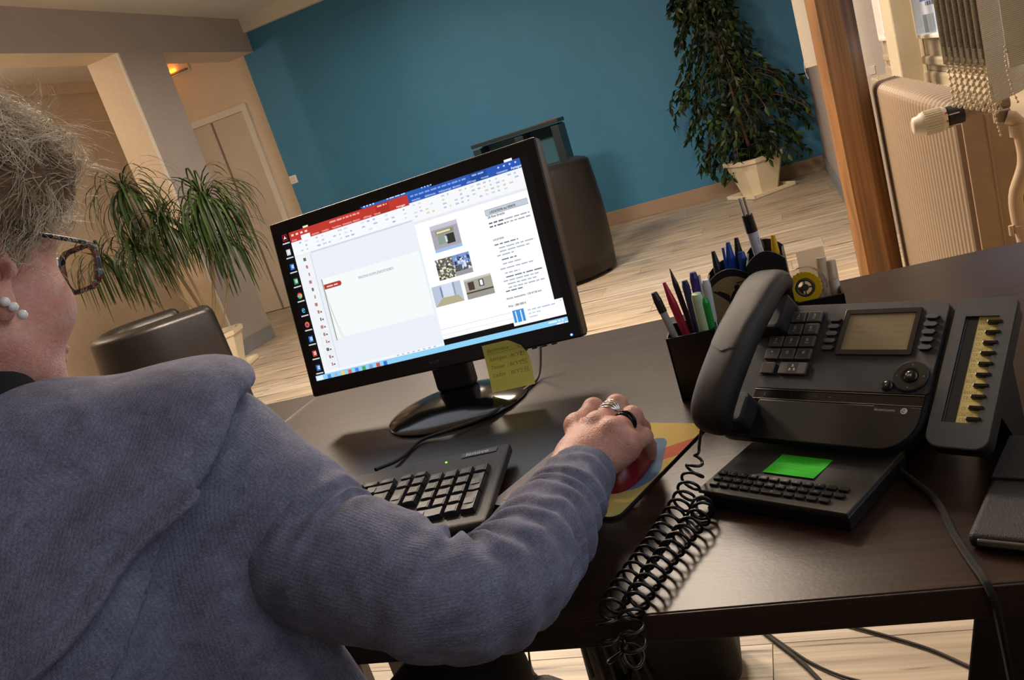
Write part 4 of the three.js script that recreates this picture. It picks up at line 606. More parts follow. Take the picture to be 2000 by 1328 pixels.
{ // correction tape, eraser and sticks in the right tray
  const t = thing('correction_tape', 'round clear correction tape dispenser with yellow toothed wheel', 'correction tape', [-0.003, TOP + 0.083, -0.985]);
  const turn = (g) => g.rotateX(Math.PI / 2 - 0.12).rotateY(-0.15).translate(0, 0.014, 0);
  mesh('clear_shell', turn(new THREE.CylinderGeometry(0.0235, 0.0235, 0.012, 40)), pmat(0xffffff, 0.08, { transmission: 0.92, thickness: 0.004, ior: 1.45 }), t);
  const gear = new THREE.Shape(); for (let k = 0; k < 96; k++) { const a = k / 96 * Math.PI * 2, r = 0.0185 + (k % 4 < 2 ? 0.0008 : 0); k ? gear.lineTo(Math.cos(a) * r, Math.sin(a) * r) : gear.moveTo(r, 0); } const gh = new THREE.Path(); gh.absarc(0, 0, 0.0115, 0, Math.PI * 2, true); gear.holes.push(gh);
  const tw = (g) => g.rotateX(-0.12).rotateY(-0.15).translate(0, 0.014, 0);
  mesh('toothed_wheel', tw(ext(gear, 0.003, 0.0004).translate(0, 0, 0.0045)), mat(0xe8bd10, 0.4), t);
  mesh('hub', tw(merge(new THREE.TorusGeometry(0.0095, 0.0018, 8, 30).translate(0, 0, 0.006), new THREE.CylinderGeometry(0.0042, 0.0042, 0.004, 18).rotateX(Math.PI / 2).translate(0, 0, 0.006), rbox(0.018, 0.0016, 0.002, 0.0005, 0, 0, 0.006), rbox(0.0016, 0.018, 0.002, 0.0005, 0, 0, 0.006))), mat(0x4d4632, 0.4), t);
  const e = thing('eraser', 'small white eraser with printed sleeve lying in the right tray', 'eraser', [-0.013, TOP + 0.0725, -0.974]); e.rotation.set(0.1, 0.5, 0.45);
  const et = canvasTex(128, 64, (g) => { g.fillStyle = '#dcd9d2'; g.fillRect(0, 0, 128, 64); g.fillStyle = '#3a3a40'; g.font = 'bold 30px sans-serif'; g.fillText('C O', 34, 42); });
  mesh('block', rbox(0.022, 0.012, 0.012, 0.003), whitePlastic, e); mesh('sleeve', merge(new THREE.BoxGeometry(0.014, 0.0126, 0.0126)), mat(0xffffff, 0.5, { map: et }), e);
  const tr = thing('tray_insert', 'dark felt insert raised in the right tray under the tape', 'insert', [0.0045, TOP + 0.003, -1.0005]); mesh('felt', rbox(0.057, 0.062, 0.062, 0.002, 0, 0.031, 0), mat(0x211a1e, 0.95), tr);
  const st = (label, x, z, h, r, c, c2) => { const s = thing('glue_stick', label, 'glue stick', [x, TOP + 0.066, z], 'sticks in the right tray'); mesh('tube', rod([0, 0, 0], [0.001, h * 0.55, -0.002], r, r, 20), mat(c, 0.4), s); mesh('cap', rod([0.001, h * 0.55, -0.002], [0.002, h, -0.004], r * 1.03, r * 0.95, 20), pmat(c2, 0.25, { transmission: 0.5, thickness: 0.002 }), s); };
  st('beige stick with clear cap standing next to the tape dispenser', 0.0185, -1.004, 0.056, 0.006, 0xb59a7c, 0xe8dccb); st('pale stick at the right end of the right tray', 0.0285, -1.002, 0.05, 0.0055, 0xd5c8b4, 0xdcd3c4);
  const cd = thing('paper_card', 'pale card standing behind the tape dispenser', 'card', [0.010, TOP + 0.066, -1.022]); mesh('sheet', rbox(0.032, 0.066, 0.0012, 0.0004, 0, 0.033, 0), pmat(0xffffff, 0.8, { transmission: 0.5, thickness: 0, map: canvasTex(128, 256, (g) => { g.fillStyle = '#ece1cf'; g.fillRect(0, 0, 128, 256); g.fillStyle = '#8c7c68'; for (let k = 0; k < 7; k++) g.fillRect(10, 14 + k * 9, 80 + (k * 37) % 30, 3); }) }), cd);
}

// ---------- ficus by the blue wall ----------
const leafMats = [0x13260e, 0x182f12, 0x1e3a14, 0x0f1f0a, 0x34501c].map((c) => mat(c, 0.5, { side: THREE.DoubleSide }));
const potMat = mat(0xe9dcc0, 0.4), soil = mat(0x3a2a1e, 0.95);
function squarePot(t, w0, w1, h, y0, rim) { // eight-sided tapering planter, w0 at the bottom
  const ring = (w, y, c) => { const a = w / 2, k = a * c; return [[a, k], [k, a], [-k, a], [-a, k], [-a, -k], [-k, -a], [k, -a], [a, -k]].map(([x, z]) => V(x, y, z)); };
  const rings = [ring(w0, y0, 0.62), ring(w1 * 0.955, y0 + h - rim, 0.62), ring(w1 * 1.03, y0 + h - rim, 0.62), ring(w1 * 1.05, y0 + h, 0.62), ring(w1 * 0.94, y0 + h, 0.62), ring(w1 * 0.88, y0 + h - 0.04, 0.62)];
  const pos = []; for (let i = 0; i + 1 < rings.length; i++) for (let j = 0; j < 8; j++) { const a = rings[i][j], b = rings[i][(j + 1) % 8], c = rings[i + 1][j], d = rings[i + 1][(j + 1) % 8]; for (const p of [a, c, b, b, c, d]) pos.push(p.x, p.y, p.z); }
  for (let j = 1; j < 7; j++) for (const p of [rings[0][0], rings[0][j], rings[0][j + 1]]) pos.push(p.x, p.y, p.z);
  const g = new THREE.BufferGeometry(); g.setAttribute('position', new THREE.Float32BufferAttribute(pos, 3)); g.computeVertexNormals();
  mesh('pot', boxUV(g), new THREE.MeshStandardMaterial({ color: potMat.color, roughness: 0.4, side: THREE.DoubleSide }), t);
  const s = new THREE.BufferGeometry(); const r = rings[5].map((p) => p.clone().setY(y0 + h - 0.035)), sp = []; for (let j = 1; j < 7; j++) for (const p of [r[0], r[j + 1], r[j]]) sp.push(p.x, p.y, p.z); s.setAttribute('position', new THREE.Float32BufferAttribute(sp, 3)); s.computeVertexNormals(); mesh('soil', boxUV(s), soil, t);
}
function saucer(label, x, z, w, turn, group) {
  const t = thing('plant_saucer', label, 'plant saucer', [x, 0, z], group); t.rotation.y = turn;
  mesh('tray', merge(rbox(w, 0.012, w, 0.004, 0, 0.006, 0), rbox(w, 0.034, 0.012, 0.004, 0, 0.017, w / 2 - 0.006), rbox(w, 0.034, 0.012, 0.004, 0, 0.017, -w / 2 + 0.006), rbox(0.012, 0.034, w, 0.004, w / 2 - 0.006, 0.017, 0), rbox(0.012, 0.034, w, 0.004, -w / 2 + 0.006, 0.017, 0)), potMat, t);
}
function leafGeo(L, W, bend, n = 4) { // pointed leaf along +y, arching to -z... with a fold
  const pos = [], idx = []; for (let i = 0; i <= n; i++) { const s = i / n, w = W * Math.pow(Math.sin(Math.PI * Math.pow(s, 0.8)), 0.9) * (1 - 0.15 * s), y = L * s * (1 - 0.12 * bend * s), z = -bend * L * s * s * 0.5; pos.push(-w / 2, y, z + w * 0.18, 0, y, z, w / 2, y, z + w * 0.18); }
  for (let i = 0; i < n; i++) { const a = i * 3; idx.push(a, a + 1, a + 3, a + 1, a + 4, a + 3, a + 1, a + 2, a + 4, a + 2, a + 5, a + 4); }
  const g = new THREE.BufferGeometry(); g.setAttribute('position', new THREE.Float32BufferAttribute(pos, 3)); g.setIndex(idx); g.computeVertexNormals(); return boxUV(g);
}
const orient = (p, dir, roll, s) => { const q = new THREE.Quaternion().setFromUnitVectors(V(0, 1, 0), dir.clone().normalize()).multiply(new THREE.Quaternion().setFromAxisAngle(V(0, 1, 0), roll)); return new THREE.Matrix4().compose(p, q, V(s, s, s)); };
{
  const X = -0.20, Z = -7.0, t = thing('potted_ficus', 'tall bushy weeping fig in a cream eight-sided pot against the blue wall', 'potted plant', [X, 0.012, Z]); t.rotation.y = 0;
  saucer('cream square saucer under the weeping fig', X, Z, 0.40, 0.62, 'cream plant saucers');
  squarePot(t, 0.24, 0.40, 0.30, 0.0, 0.035); t.children.forEach((c) => { c.geometry.rotateY(0.62); });
  reseed(21); const leaves = [leafGeo(0.075, 0.030, 0.5), leafGeo(0.062, 0.026, 0.8), leafGeo(0.085, 0.031, 0.3)], bark = mat(0x6b5340, 0.8), twigs = [];
  const trunk = [V(0, 0.26, 0), V(-0.03, 0.6, 0.02), V(-0.055, 1.0, 0), V(-0.10, 1.4, 0.01), V(-0.12, 1.85, 0)], trunk2 = [V(0.04, 0.26, 0.02), V(0.07, 0.55, 0.04), V(0.04, 0.9, 0.03), V(0.0, 1.3, -0.02), V(-0.04, 1.7, 0)];
  mesh('trunk', merge(tube(trunk, 0.014, 24, 8), tube(trunk2, 0.011, 24, 8)), bark, t);
  // crown: radius in x by height (left, right), from the outline of the tree
  const prof = [[0.20, 0.10, 0.26], [0.28, 0.30, 0.38], [0.40, 0.44, 0.48], [0.52, 0.44, 0.54], [0.64, 0.46, 0.54], [0.75, 0.50, 0.52], [0.88, 0.58, 0.46], [0.96, 0.46, 0.34], [1.02, 0.40, 0.18], [1.1, 0.40, 0.26], [1.24, 0.34, 0.26], [1.5, 0.22, 0.18], [1.7, 0.24, 0.2], [1.95, 0.18, 0.15], [2.08, 0.05, 0.05]];
  const rad = (y, k) => { for (let i = 0; i + 1 < prof.length; i++) if (y <= prof[i + 1][0]) return mixn(prof[i][k], prof[i + 1][k], clamp((y - prof[i][0]) / (prof[i + 1][0] - prof[i][0]))); return 0.05; };
  const all = [];
  for (let b = 0; b < 360; b++) {
    const y1 = 0.24 + 1.75 * Math.pow(rnd(), 1.05), a = rnd() * Math.PI * 2, c = Math.cos(a), s = Math.sin(a), R = c < 0 ? rad(y1, 1) : rad(y1, 2), f = Math.pow(rnd(), 0.55), cx = mixn(0, -0.10, clamp((y1 - 0.4) / 1.4));
    const end = V(cx + c * R * f, y1, clamp(s * R * 0.85 * f, -0.30, 0.5)), start = V(mixn(0, -0.11, clamp((y1 - 0.2) / 1.5)), Math.min(1.8, y1 + 0.02 + 0.18 * f * (rnd() - 0.1)), 0), mid = start.clone().lerp(end, 0.55).add(V(0, 0.09 * f, 0));
    const cv = new THREE.CatmullRomCurve3([start, mid, end, end.clone().add(V(c * 0.05, -0.10, s * 0.03))]); if (b % 2 === 0) twigs.push(new THREE.TubeGeometry(cv, 6, 0.0026, 4));
    const n = 10 + Math.floor(rnd() * 5); for (let k = 0; k < n; k++) { const p = cv.getPoint(0.40 + 0.6 * (k + 0.5) / n), T = cv.getTangent(0.45 + 0.55 * (k + 0.5) / n), side = k % 2 ? 1 : -1; const d = T.clone().multiplyScalar(0.5).add(V(rr(-0.5, 0.5) + side * 0.35 * -s, rr(-1.0, 0.15), rr(-0.4, 0.5) + side * 0.35 * c)); if (p.z < -0.33 || p.x > 0.48) continue; all.push([p, orient(p, d, rr(-1.5, 1.5), rr(0.75, 1.2)), Math.floor(rnd() * 3), Math.floor(Math.pow(rnd(), 1.3) * 5)]); }
  }
  mesh('twigs', merge(twigs), bark, t).userData.kind = 'stuff';
  all.sort((p, q) => (q[0].z - q[0].x * 0.2) - (p[0].z - p[0].x * 0.2));
  all.slice(0, 300).forEach(([p, m, g, c]) => { const o = mesh('leaf', leaves[g], leafMats[c], t); o.applyMatrix4(m); });
  const rest = all.slice(300), im = new THREE.InstancedMesh(leaves[0], mat(0xffffff, 0.42, { side: THREE.DoubleSide }), rest.length); im.name = 'foliage'; im.userData.kind = 'stuff'; im.castShadow = im.receiveShadow = true; rest.forEach(([p, m, g, c], i) => { im.setMatrixAt(i, m); im.setColorAt(i, leafMats[c].color); }); t.add(im);
}
// ---------- dracaena in front of the pillar ----------
{
  const B = V(-4.28, 0.012, -5.08), t = thing('potted_dracaena', 'dragon tree with drooping grassy leaf heads in a cream pot before the pillar', 'potted plant', B.toArray());
  saucer('cream square saucer under the dragon tree by the pillar', B.x, B.z, 0.36, 0.3, 'cream plant saucers');
  squarePot(t, 0.21, 0.34, 0.30, 0.0, 0.035); t.children.forEach((c) => c.geometry.rotateY(0.3));
  reseed(31); const bark = mat(0xa08f72, 0.8), g1 = [0x263f14, 0x2e4917, 0x1b3010, 0x3a5620].map((c) => mat(c, 0.5, { side: THREE.DoubleSide }));
  const heads = [[-0.12, 1.475, 0.18, 120, 0.52], [0.50, 1.245, 0.18, 190, 0.54], [-0.58, 1.075, 0.18, 75, 0.46], [-0.12, 1.06, 0.3, 110, 0.48], [0.20, 1.19, 0.30, 110, 0.46], [0.45, 0.93, 0.05, 80, 0.44]];
  heads.forEach(([x, y, z, n, L], k) => {
    const top = V(x, y, z), st = V(rr(-0.04, 0.04), 0.26, rr(-0.04, 0.04)); mesh('cane', tube([st, st.clone().lerp(top, 0.4).add(V(0.02, -0.04, 0)), st.clone().lerp(top, 0.8).add(V(0, -0.06, 0)), top], 0.013 - 0.001 * k, 24, 8), bark, t);
  });
  let built = 0; const rest = [];
  heads.forEach(([x, y, z, n, L]) => { for (let k = 0; k < n; k++) {
    const a = k * 2.39996 + rr(-0.3, 0.3), up = Math.pow(k / n, 0.7) * 2.0 - 0.62 + rr(-0.15, 0.15), len = L * rr(0.75, 1.1), w = rr(0.005, 0.0085), c = Math.cos(a), s = Math.sin(a), pos = [], idx = [], N = 8;
    let p = V(x + c * 0.01, y + 0.02 - 0.12 * k / n * 0 + rr(-0.04, 0.05), z + s * 0.01), el = Math.max(-0.6, 1.35 - (up + 0.62) * 1.05); const sd = V(-s, 0, c);
    for (let i = 0; i <= N; i++) { const q = i / N, ww = w * Math.pow(Math.sin(Math.PI * Math.min(0.98, q * 0.9 + 0.08)), 0.6); pos.push(p.x - sd.x * ww, p.y, p.z - sd.z * ww, p.x + sd.x * ww, p.y, p.z + sd.z * ww); const st = len / N; p = p.clone().add(V(c * Math.cos(el) * st, Math.sin(el) * st, s * Math.cos(el) * st)); el = Math.max(-1.5, el - 0.22 - 0.16 * q - rr(0, 0.08)); }
    for (let i = 0; i < N; i++) { const o = i * 2; idx.push(o, o + 1, o + 2, o + 1, o + 3, o + 2); }
    const g = new THREE.BufferGeometry(); g.setAttribute('position', new THREE.Float32BufferAttribute(pos, 3)); g.setIndex(idx); g.computeVertexNormals();
    if (built < 300 && k % 4 !== 3) { mesh('leaf', boxUV(g), g1[Math.floor(rnd() * 4)], t); built++; } else rest.push(boxUV(g));
  } });
  mesh('foliage', merge(rest), g1[0], t).userData.kind = 'stuff';
}

// ---------- tub armchairs and the rack behind them ----------
const leatherBump = tex(256, 256, (u, v) => { const a = fbm(u, v, 40, 40, 3, 61); return [a, a, a]; }, [0.12, 0.12], false);
const leather = mat(0x1a1817, 0.38, { bumpMap: leatherBump, bumpScale: 0.0006 });
function tubChair(label, x, z, turn, w = 0.68, h = 0.77) {
  const t = thing('tub_armchair', label, 'armchair', [x, 0, z], 'black tub armchairs'); t.rotation.y = turn;
  // shell: U in plan (open to +z), swept from front right round the back to front left, upper edge lower at the front
  const R = w / 2, N = 44, prof = 14, pos = [], idx = [], thick = 0.12, f = 0.24;
  const plan = (s) => { const a = mixn(-0.5, Math.PI + 0.5, s); let px, pz, nx, nz; const arcA = clamp((s - 0.22) / 0.56) * Math.PI; if (s < 0.22) { px = R; pz = f * (1 - s / 0.22); nx = 1; nz = 0; } else if (s > 0.78) { px = -R; pz = f * ((s - 0.78) / 0.22); nx = -1; nz = 0; } else { px = R * Math.cos(arcA); pz = -R * Math.sin(arcA) * 0.92; nx = Math.cos(arcA); nz = -Math.sin(arcA); } return [px, pz, nx, nz]; };
  for (let i = 0; i <= N; i++) { const s = i / N, [px, pz, nx, nz] = plan(s), top = h - 0.008 * smooth(0.3, 0, s) - 0.008 * smooth(0.7, 1, s), cap = i === 0 || i === N ? 0.6 : 1;
    for (let j = 0; j < prof; j++) { const q = j / prof; let d, y; if (q < 0.36) { y = 0.03 + (top - 0.06) * (q / 0.36); d = 0.02 * Math.sin(q / 0.36 * 3); } else if (q < 0.64) { const a = (q - 0.36) / 0.28 * Math.PI; y = top - 0.055 + 0.055 * Math.sin(a); d = -thick / 2 + thick / 2 * Math.cos(a); } else { y = top - 0.055 - (top - 0.085) * ((q - 0.64) / 0.36); d = -thick; } if (cap < 1) { y = mixn(top * 0.5, y, 0.97); d = mixn(-thick / 2, d, 0.8); } pos.push(px + nx * d, y, pz + nz * d); } }
  for (let i = 0; i < N; i++) for (let j = 0; j < prof; j++) { const a = i * prof + j, b = i * prof + (j + 1) % prof, c = a + prof, e = b + prof; idx.push(a, b, c, b, e, c); }
  for (const i of [0, N]) { const o = i * prof, m = pos.length / 3; let cx = 0, cy = 0, cz = 0; for (let j = 0; j < prof; j++) { cx += pos[(o + j) * 3] / prof; cy += pos[(o + j) * 3 + 1] / prof; cz += pos[(o + j) * 3 + 2] / prof; } pos.push(cx, cy, cz + 0.012); for (let j = 0; j < prof; j++) i ? idx.push(m, o + j, o + (j + 1) % prof) : idx.push(m, o + (j + 1) % prof, o + j); }
  const g = new THREE.BufferGeometry(); g.setAttribute('position', new THREE.Float32BufferAttribute(pos, 3)); g.setIndex(idx); g.computeVertexNormals();
  const lm = leather.clone(); lm.side = THREE.DoubleSide;
  mesh('shell', boxUV(g), lm, t);
  mesh('seat_cushion', rbox(w - 0.2, 0.17, 0.50, 0.05, 0, 0.36, 0.04, 4), leather, t); mesh('seat_base', rbox(w - 0.18, 0.24, 0.52, 0.02, 0, 0.16, 0.04), leather, t);
  for (const [a, b] of [[1, 1], [1, -1], [-1, 1], [-1, -1]]) mesh('foot', cyl(0.018, 0.022, 0.03, 14, a * (R - 0.09), 0, b > 0 ? 0.22 : -0.16), black, t);
  return t;
}
tubChair('black leather tub armchair in front of the dragon tree', -3.20, -3.34, 2.6, 0.63, 0.745);
tubChair('black leather tub armchair right behind the monitor', -1.56, -5.42, -2.7, 0.76, 0.80);
tubChair('black leather tub armchair mostly hidden left of the monitor by the door', -3.98, -6.6, 1.2, 0.7, 0.77);
{
  const t = thing('display_rack', 'dark open rack with two square compartments behind the armchair at the blue wall', 'rack', [-1.85, 0, -6.3]); const m = mat(0x16262c, 0.4);
  const w = 0.72, d = 0.22, h = 1.085, b = 0.065;
  for (const x of [-w / 2 + b / 2, 0.03, w / 2 - b / 2]) mesh('upright', rbox(x === 0.03 ? 0.075 : b, h - 0.06, d, 0.004, x, (h - 0.06) / 2 + 0.0, 0), m, t);
  for (const y of [0.06, 0.42, 0.735]) mesh('shelf', rbox(w, 0.03, d, 0.004, 0, y, 0), m, t);
  mesh('top_board', rbox(w + 0.01, 0.03, d + 0.01, 0.004, 0, h - 0.03, 0), m, t);
  mesh('back_panel', box(w - 0.02, h - 0.1, 0.006, 0, h / 2, -d / 2 + 0.01), mat(0x3f6f80, 0.4), t);
  const lf = thing('leaflet', 'brownish leaflet lying on top of the dark rack', 'leaflet', [-1.585, h - 0.0145, -6.27]); lf.rotation.y = 0.3; mesh('sheet', rbox(0.14, 0.006, 0.10, 0.001, 0, 0.003, 0), mat(0x8a4a3c, 0.6), lf);
}
{ // wall socket, emergency lamp
  const s = thing('wall_switch', 'white square wall switch at the left edge of the blue wall', 'switch', [-4.555, 1.275, ZB]); mesh('plate', rbox(0.082, 0.082, 0.009, 0.003, 0, 0, 0.0045), whitePlastic, s); mesh('rocker', rbox(0.05, 0.05, 0.006, 0.002, 0, 0, 0.0105), mat(0xd9d3c8, 0.4), s);
  const e = thing('emergency_light', 'emergency light glowing orange high on the passage wall', 'emergency light', [-5.50, 2.70, -7.57]);
  mesh('back_box', rbox(0.26, 0.13, 0.03, 0.006, 0, 0, 0.015), whitePlastic, e); mesh('clear_cover', rbox(0.25, 0.12, 0.04, 0.012, 0, 0, 0.048), pmat(0xffffff, 0.12, { transmission: 0.9, thickness: 0.01 }), e);
  mesh('lamp', rod([-0.10, -0.015, 0.04], [-0.02, -0.015, 0.04], 0.012, 0.012, 14), mat(0xff9a2a, 0.4, { emissive: 0xff8a1a, emissiveIntensity: 8 }), e); mesh('reflector', rbox(0.2, 0.012, 0.02, 0.003, 0, -0.042, 0.04), mat(0x8a6a4a, 0.3), e);
  const p = new THREE.PointLight(0xff8a1a, 0.03); p.position.set(-5.56, 2.69, -7.48); p.shadow.radius = 1; p.castShadow = true; scene.add(p);
}
// ---------- wooden post ----------
{
  const beech = tex(512, 1024, (u, v) => { const w = 0.05 * fbm(u, v, 3, 3, 2, 51), a = fbm(u + w, v, 60, 3, 3, 52), b = fbm(u + w, v, 14, 2, 3, 54); const k = 0.62 + 0.26 * (a - 0.5) + 0.3 * (b - 0.5); return [k * 0.84, k * 0.60, k * 0.36]; }, [0.25, 1.1]);
  const s = new THREE.Shape(); [[0.1908, 3.173], [0.2145, 3.15], [0.2889, 3.15], [0.3347, 3.196], [0.3347, 3.275], [0.1908, 3.275]].forEach(([x, z], i) => i ? s.lineTo(x, z) : s.moveTo(x, z)); s.closePath();
  const g = ext(s, H - 0.001, 0.0004, 1).rotateX(-Math.PI / 2); const uvg = boxUV(g); { const p = uvg.attributes.position, uv = uvg.attributes.uv; for (let i = 0; i < p.count; i++) uv.setXY(i, p.getX(i) - p.getZ(i) * 0.7, p.getY(i)); }
  const o = mesh('wooden_post', uvg, mat(0xffffff, 0.5, { map: beech, bumpMap: beech, bumpScale: 0.0004 }), scene); tag(o, 'brown wooden post standing between the plant and the radiator', 'post');
}
// ---------- radiator, valve and pipes ----------
{
  const x0 = 0.352, x1 = 0.455, z0 = -3.30, z1 = -1.955, y0 = 0.16, y1 = 0.875, t = thing('radiator', 'cream ribbed radiator under the window with worn paint', 'radiator', [0.40, 0, (z0 + z1) / 2]);
  const P = t.position, rm = mat(0xa08c76, 0.45, { map: wallNoise }), n = 30, dz = (z1 - z0) / n;
  const prof = new THREE.Shape(); prof.moveTo(x0, y0); prof.lineTo(x0, y1 - 0.035); prof.quadraticCurveTo(x0, y1, x0 + 0.035, y1); prof.lineTo(x1 - 0.02, y1); prof.lineTo(x1 - 0.02, y1 - 0.026); prof.lineTo(x0 + 0.052, y1 - 0.026); prof.quadraticCurveTo(x0 + 0.030, y1 - 0.026, x0 + 0.030, y1 - 0.046); prof.lineTo(x0 + 0.030, y0); prof.closePath();
  const rib = boxUV(new THREE.ExtrudeGeometry(prof, { depth: dz * 0.10, bevelEnabled: true, bevelSize: 0.011, bevelThickness: dz * 0.27, bevelOffset: -0.011, bevelSegments: 3, curveSegments: 6 }).translate(-P.x, 0, dz * 0.27 - dz * 0.3));
  for (let k = 0; k < n; k++) { const o = mesh('rib', rib, rm, t); o.position.z = z0 + dz * (k + 0.3) - P.z; }
  const W = (g) => g.translate(-P.x, 0, -P.z);
  mesh('water_panel', W(merge(rbox(0.02, y1 - y0 - 0.03, z1 - z0 - 0.02, 0.006, x0 + 0.036, (y0 + y1) / 2 - 0.01, (z0 + z1) / 2), rbox(0.03, y1 - y0 - 0.06, z1 - z0, 0.008, x1 - 0.02, (y0 + y1) / 2, (z0 + z1) / 2))), rm, t);
  mesh('end_cover', W(merge(rbox(x1 - x0 - 0.012, y1 - y0 - 0.03, 0.008, 0.003, (x0 + x1) / 2 + 0.006, (y0 + y1) / 2 - 0.012, z1 + 0.004), rbox(0.006, y1 - y0 - 0.03, 0.012, 0.002, x0 + 0.058, (y0 + y1) / 2 - 0.012, z1 + 0.006))), mat(0xb99f83, 0.45, { map: wallNoise }), t);
  mesh('foot', W(merge(rbox(0.05, 0.16, 0.03, 0.005, 0.41, 0.08, z0 + 0.2), rbox(0.05, 0.16, 0.03, 0.005, 0.41, 0.08, z1 - 0.2))), rm, t);
  // thermostatic valve: knob towards the room, black collar, brass-white body
  const v = thing('radiator_valve', 'white ridged thermostatic radiator valve knob with black collar', 'radiator valve', [0.312, 0.872, -1.83]);
  const ax = (g) => g.rotateZ(Math.PI / 2); // lathe axis y -> -x
  const knob = lathe([[0.0, 0.062], [0.012, 0.062], [0.017, 0.059], [0.0185, 0.050], [0.022, 0.046], [0.0235, 0.04], [0.0235, 0.008], [0.022, 0.0], [0, 0]], 40);
  const ribs = []; for (let k = 0; k < 30; k++) { const a = k / 30 * Math.PI * 2; ribs.push(rbox(0.0024, 0.032, 0.0024, 0.0008, Math.cos(a) * 0.0236, 0.024, Math.sin(a) * 0.0236, 1)); }
  mesh('knob', ax(merge(knob, ...ribs)).translate(0.005, 0, 0), mat(0xe9dfc6, 0.35), v); mesh('scale_dot', merge(rbox(0.003, 0.004, 0.004, 0.001, 0.003, 0.012, 0.021), rbox(0.003, 0.004, 0.004, 0.001, 0.003, -0.004, 0.0245)), mat(0xc0392b, 0.4), v);
  mesh('collar', ax(merge(cyl(0.017, 0.021, 0.028, 24))).translate(0.036, 0, 0), mat(0x111012, 0.5), v);
  const fins = []; for (let k = 0; k < 5; k++) { const a = k / 5 * 6.28; fins.push(rbox(0.02, 0.002, 0.002, 0.0005, 0.016, Math.cos(a) * 0.0205, Math.sin(a) * 0.0205, 1)); } mesh('grip', merge(fins), whitePlastic, v);
  mesh('valve_body', merge(rod([0.036, 0, 0], [0.115, 0, 0], 0.012, 0.012, 18), rod([0.10, 0, -0.02], [0.10, 0, -0.135], 0.011, 0.011, 18), cyl(0.016, 0.016, 0.02, 6, 0.10, -0.035, 0)), rm, v);
  const pm = mat(0xd2b89b, 0.42, { map: wallNoise });
  const p = thing('heating_pipe', 'cream heating pipe bending down from the valve beside the radiator', 'pipe', [0.425, 0, -1.815]);
  mesh('pipe_run', tube([[-0.01, 0.845, 0], [0.004, 0.838, 0.003], [0.010, 0.80, 0.003], [0.010, 0.75, 0], [-0.012, 0.69, -0.004], [-0.014, 0.64, -0.004], [-0.010, 0.60, -0.004], [-0.010, 0.3, -0.004], [-0.010, 0.0, -0.004]], 0.013, 70, 14), pm, p);
  mesh('elbow_nut', merge(cyl(0.017, 0.017, 0.022, 20, 0.008, 0.805, 0.003), cyl(0.0155, 0.0155, 0.02, 20, -0.010, 0.55, -0.004)), pm, p);
  mesh('clamp', merge(cyl(0.0165, 0.0165, 0.014, 20, -0.0115, 0.615, -0.004), rod([0.002, 0.622, 0], [0.085, 0.628, 0.0], 0.006, 0.006, 12), cyl(0.005, 0.005, 0.02, 10, -0.03, 0.612, 0.002)), pm, p);
  const q = thing('heating_pipe', 'thicker vertical heating pipe by the wall right of the bent pipe', 'pipe', [0.472, 0, -1.74]); mesh('pipe_run', tube([[0, 0, 0], [0, 0.4, 0], [0.003, 0.72, 0], [0.026, 0.775, 0.0]], 0.019, 30, 16), pm, q);
}
// ---------- vertical blind slats with bead chains ----------
const weave = tex(256, 256, (u, v) => { const a = 0.86 + 0.10 * Math.sin(v * Math.PI * 2 * 32) * (0.6 + 0.4 * pn(u * 16, v * 32, 16, 32, 4)) + 0.04 * pn(u * 64, v * 64, 64, 64, 6); return [a, a, a]; }, [0.1, 0.1]);
const weaveBump = tex(256, 256, (u, v) => { const a = 0.5 + 0.4 * Math.sin(v * Math.PI * 2 * 32) + 0.2 * (pn(u * 40, v * 40, 40, 40, 7) - 0.5); return [a, a, a]; }, [0.1, 0.1], false);
const slatMat = (c, tr = 0.25) => pmat(c, 0.95, { map: weave, bumpMap: weaveBump, bumpScale: 0.0008, transmission: tr, thickness: 0, side: THREE.DoubleSide });
const beadM = mat(0xd9c9ac, 0.45);
const SB = slatMat(0xf4ecdc, 0.12);
const bead = new THREE.SphereGeometry(0.0034, 10, 8), beadS = new THREE.SphereGeometry(0.0022, 8, 6);
const chain = (pts, step, r) => { const c = new THREE.CatmullRomCurve3(pts), L = c.getLength(), n = Math.max(2, Math.round(L / step)), out = []; for (let k = 0; k <= n; k++) { const p = c.getPointAt(k / n); out.push((r > 0.003 ? bead : beadS).clone().translate(p.x, p.y, p.z)); } out.push(new THREE.TubeGeometry(c, n * 2, 0.0007, 4)); return merge(out); };
function slat(label, x, z, y, turn, m, w = 0.127, group = 'vertical blind slats at the window', chains = true) {
  const t = thing('blind_slat', label, 'blind', [x, y, z], group); t.rotation.y = turn; const h = 2.78 - y;
  const g = new THREE.BoxGeometry(w, h, 0.0012, 8, 6, 1).translate(0, h / 2, 0); const p = g.attributes.position; for (let i = 0; i < p.count; i++) p.setZ(i, p.getZ(i) + 0.05 * w * Math.cos(p.getX(i) / w * Math.PI)); g.computeVertexNormals();
  mesh('fabric', boxUV(g), m, t); mesh('weight_pocket', rbox(w, 0.03, 0.004, 0.0015, 0, 0.016, 0.002), m, t);
  if (chains) for (const s of [-1, 1]) mesh('bead_chain', chain([V(s * (w / 2 + 0.001), 0.035, 0), V(s * (w / 2 + 0.004), 0.01, 0.002), V(s * (w / 2 + 0.002), -0.03, 0.004), V(s * (w / 2 - 0.004), -0.055, 0.004)], 0.0075, 0.0022), beadM, t);
  return t;
}
slat('cream blind slat hanging left of the wooden post by the blue wall', 0.292, -5.0, 0.927, 0.05, SB);
slat('cream blind slat hanging right of the wooden post above the radiator', 0.326, -3.36, 0.896, -0.5, SB);
slat('pale bluish blind slat turned to the light right of the gathered slats', 0.386, -1.64, 0.905, 0.9, SB, 0.127);
slat('beige blind slat at the right edge of the picture', 0.425, -1.56, 0.96, 0.35, SB, 0.127);
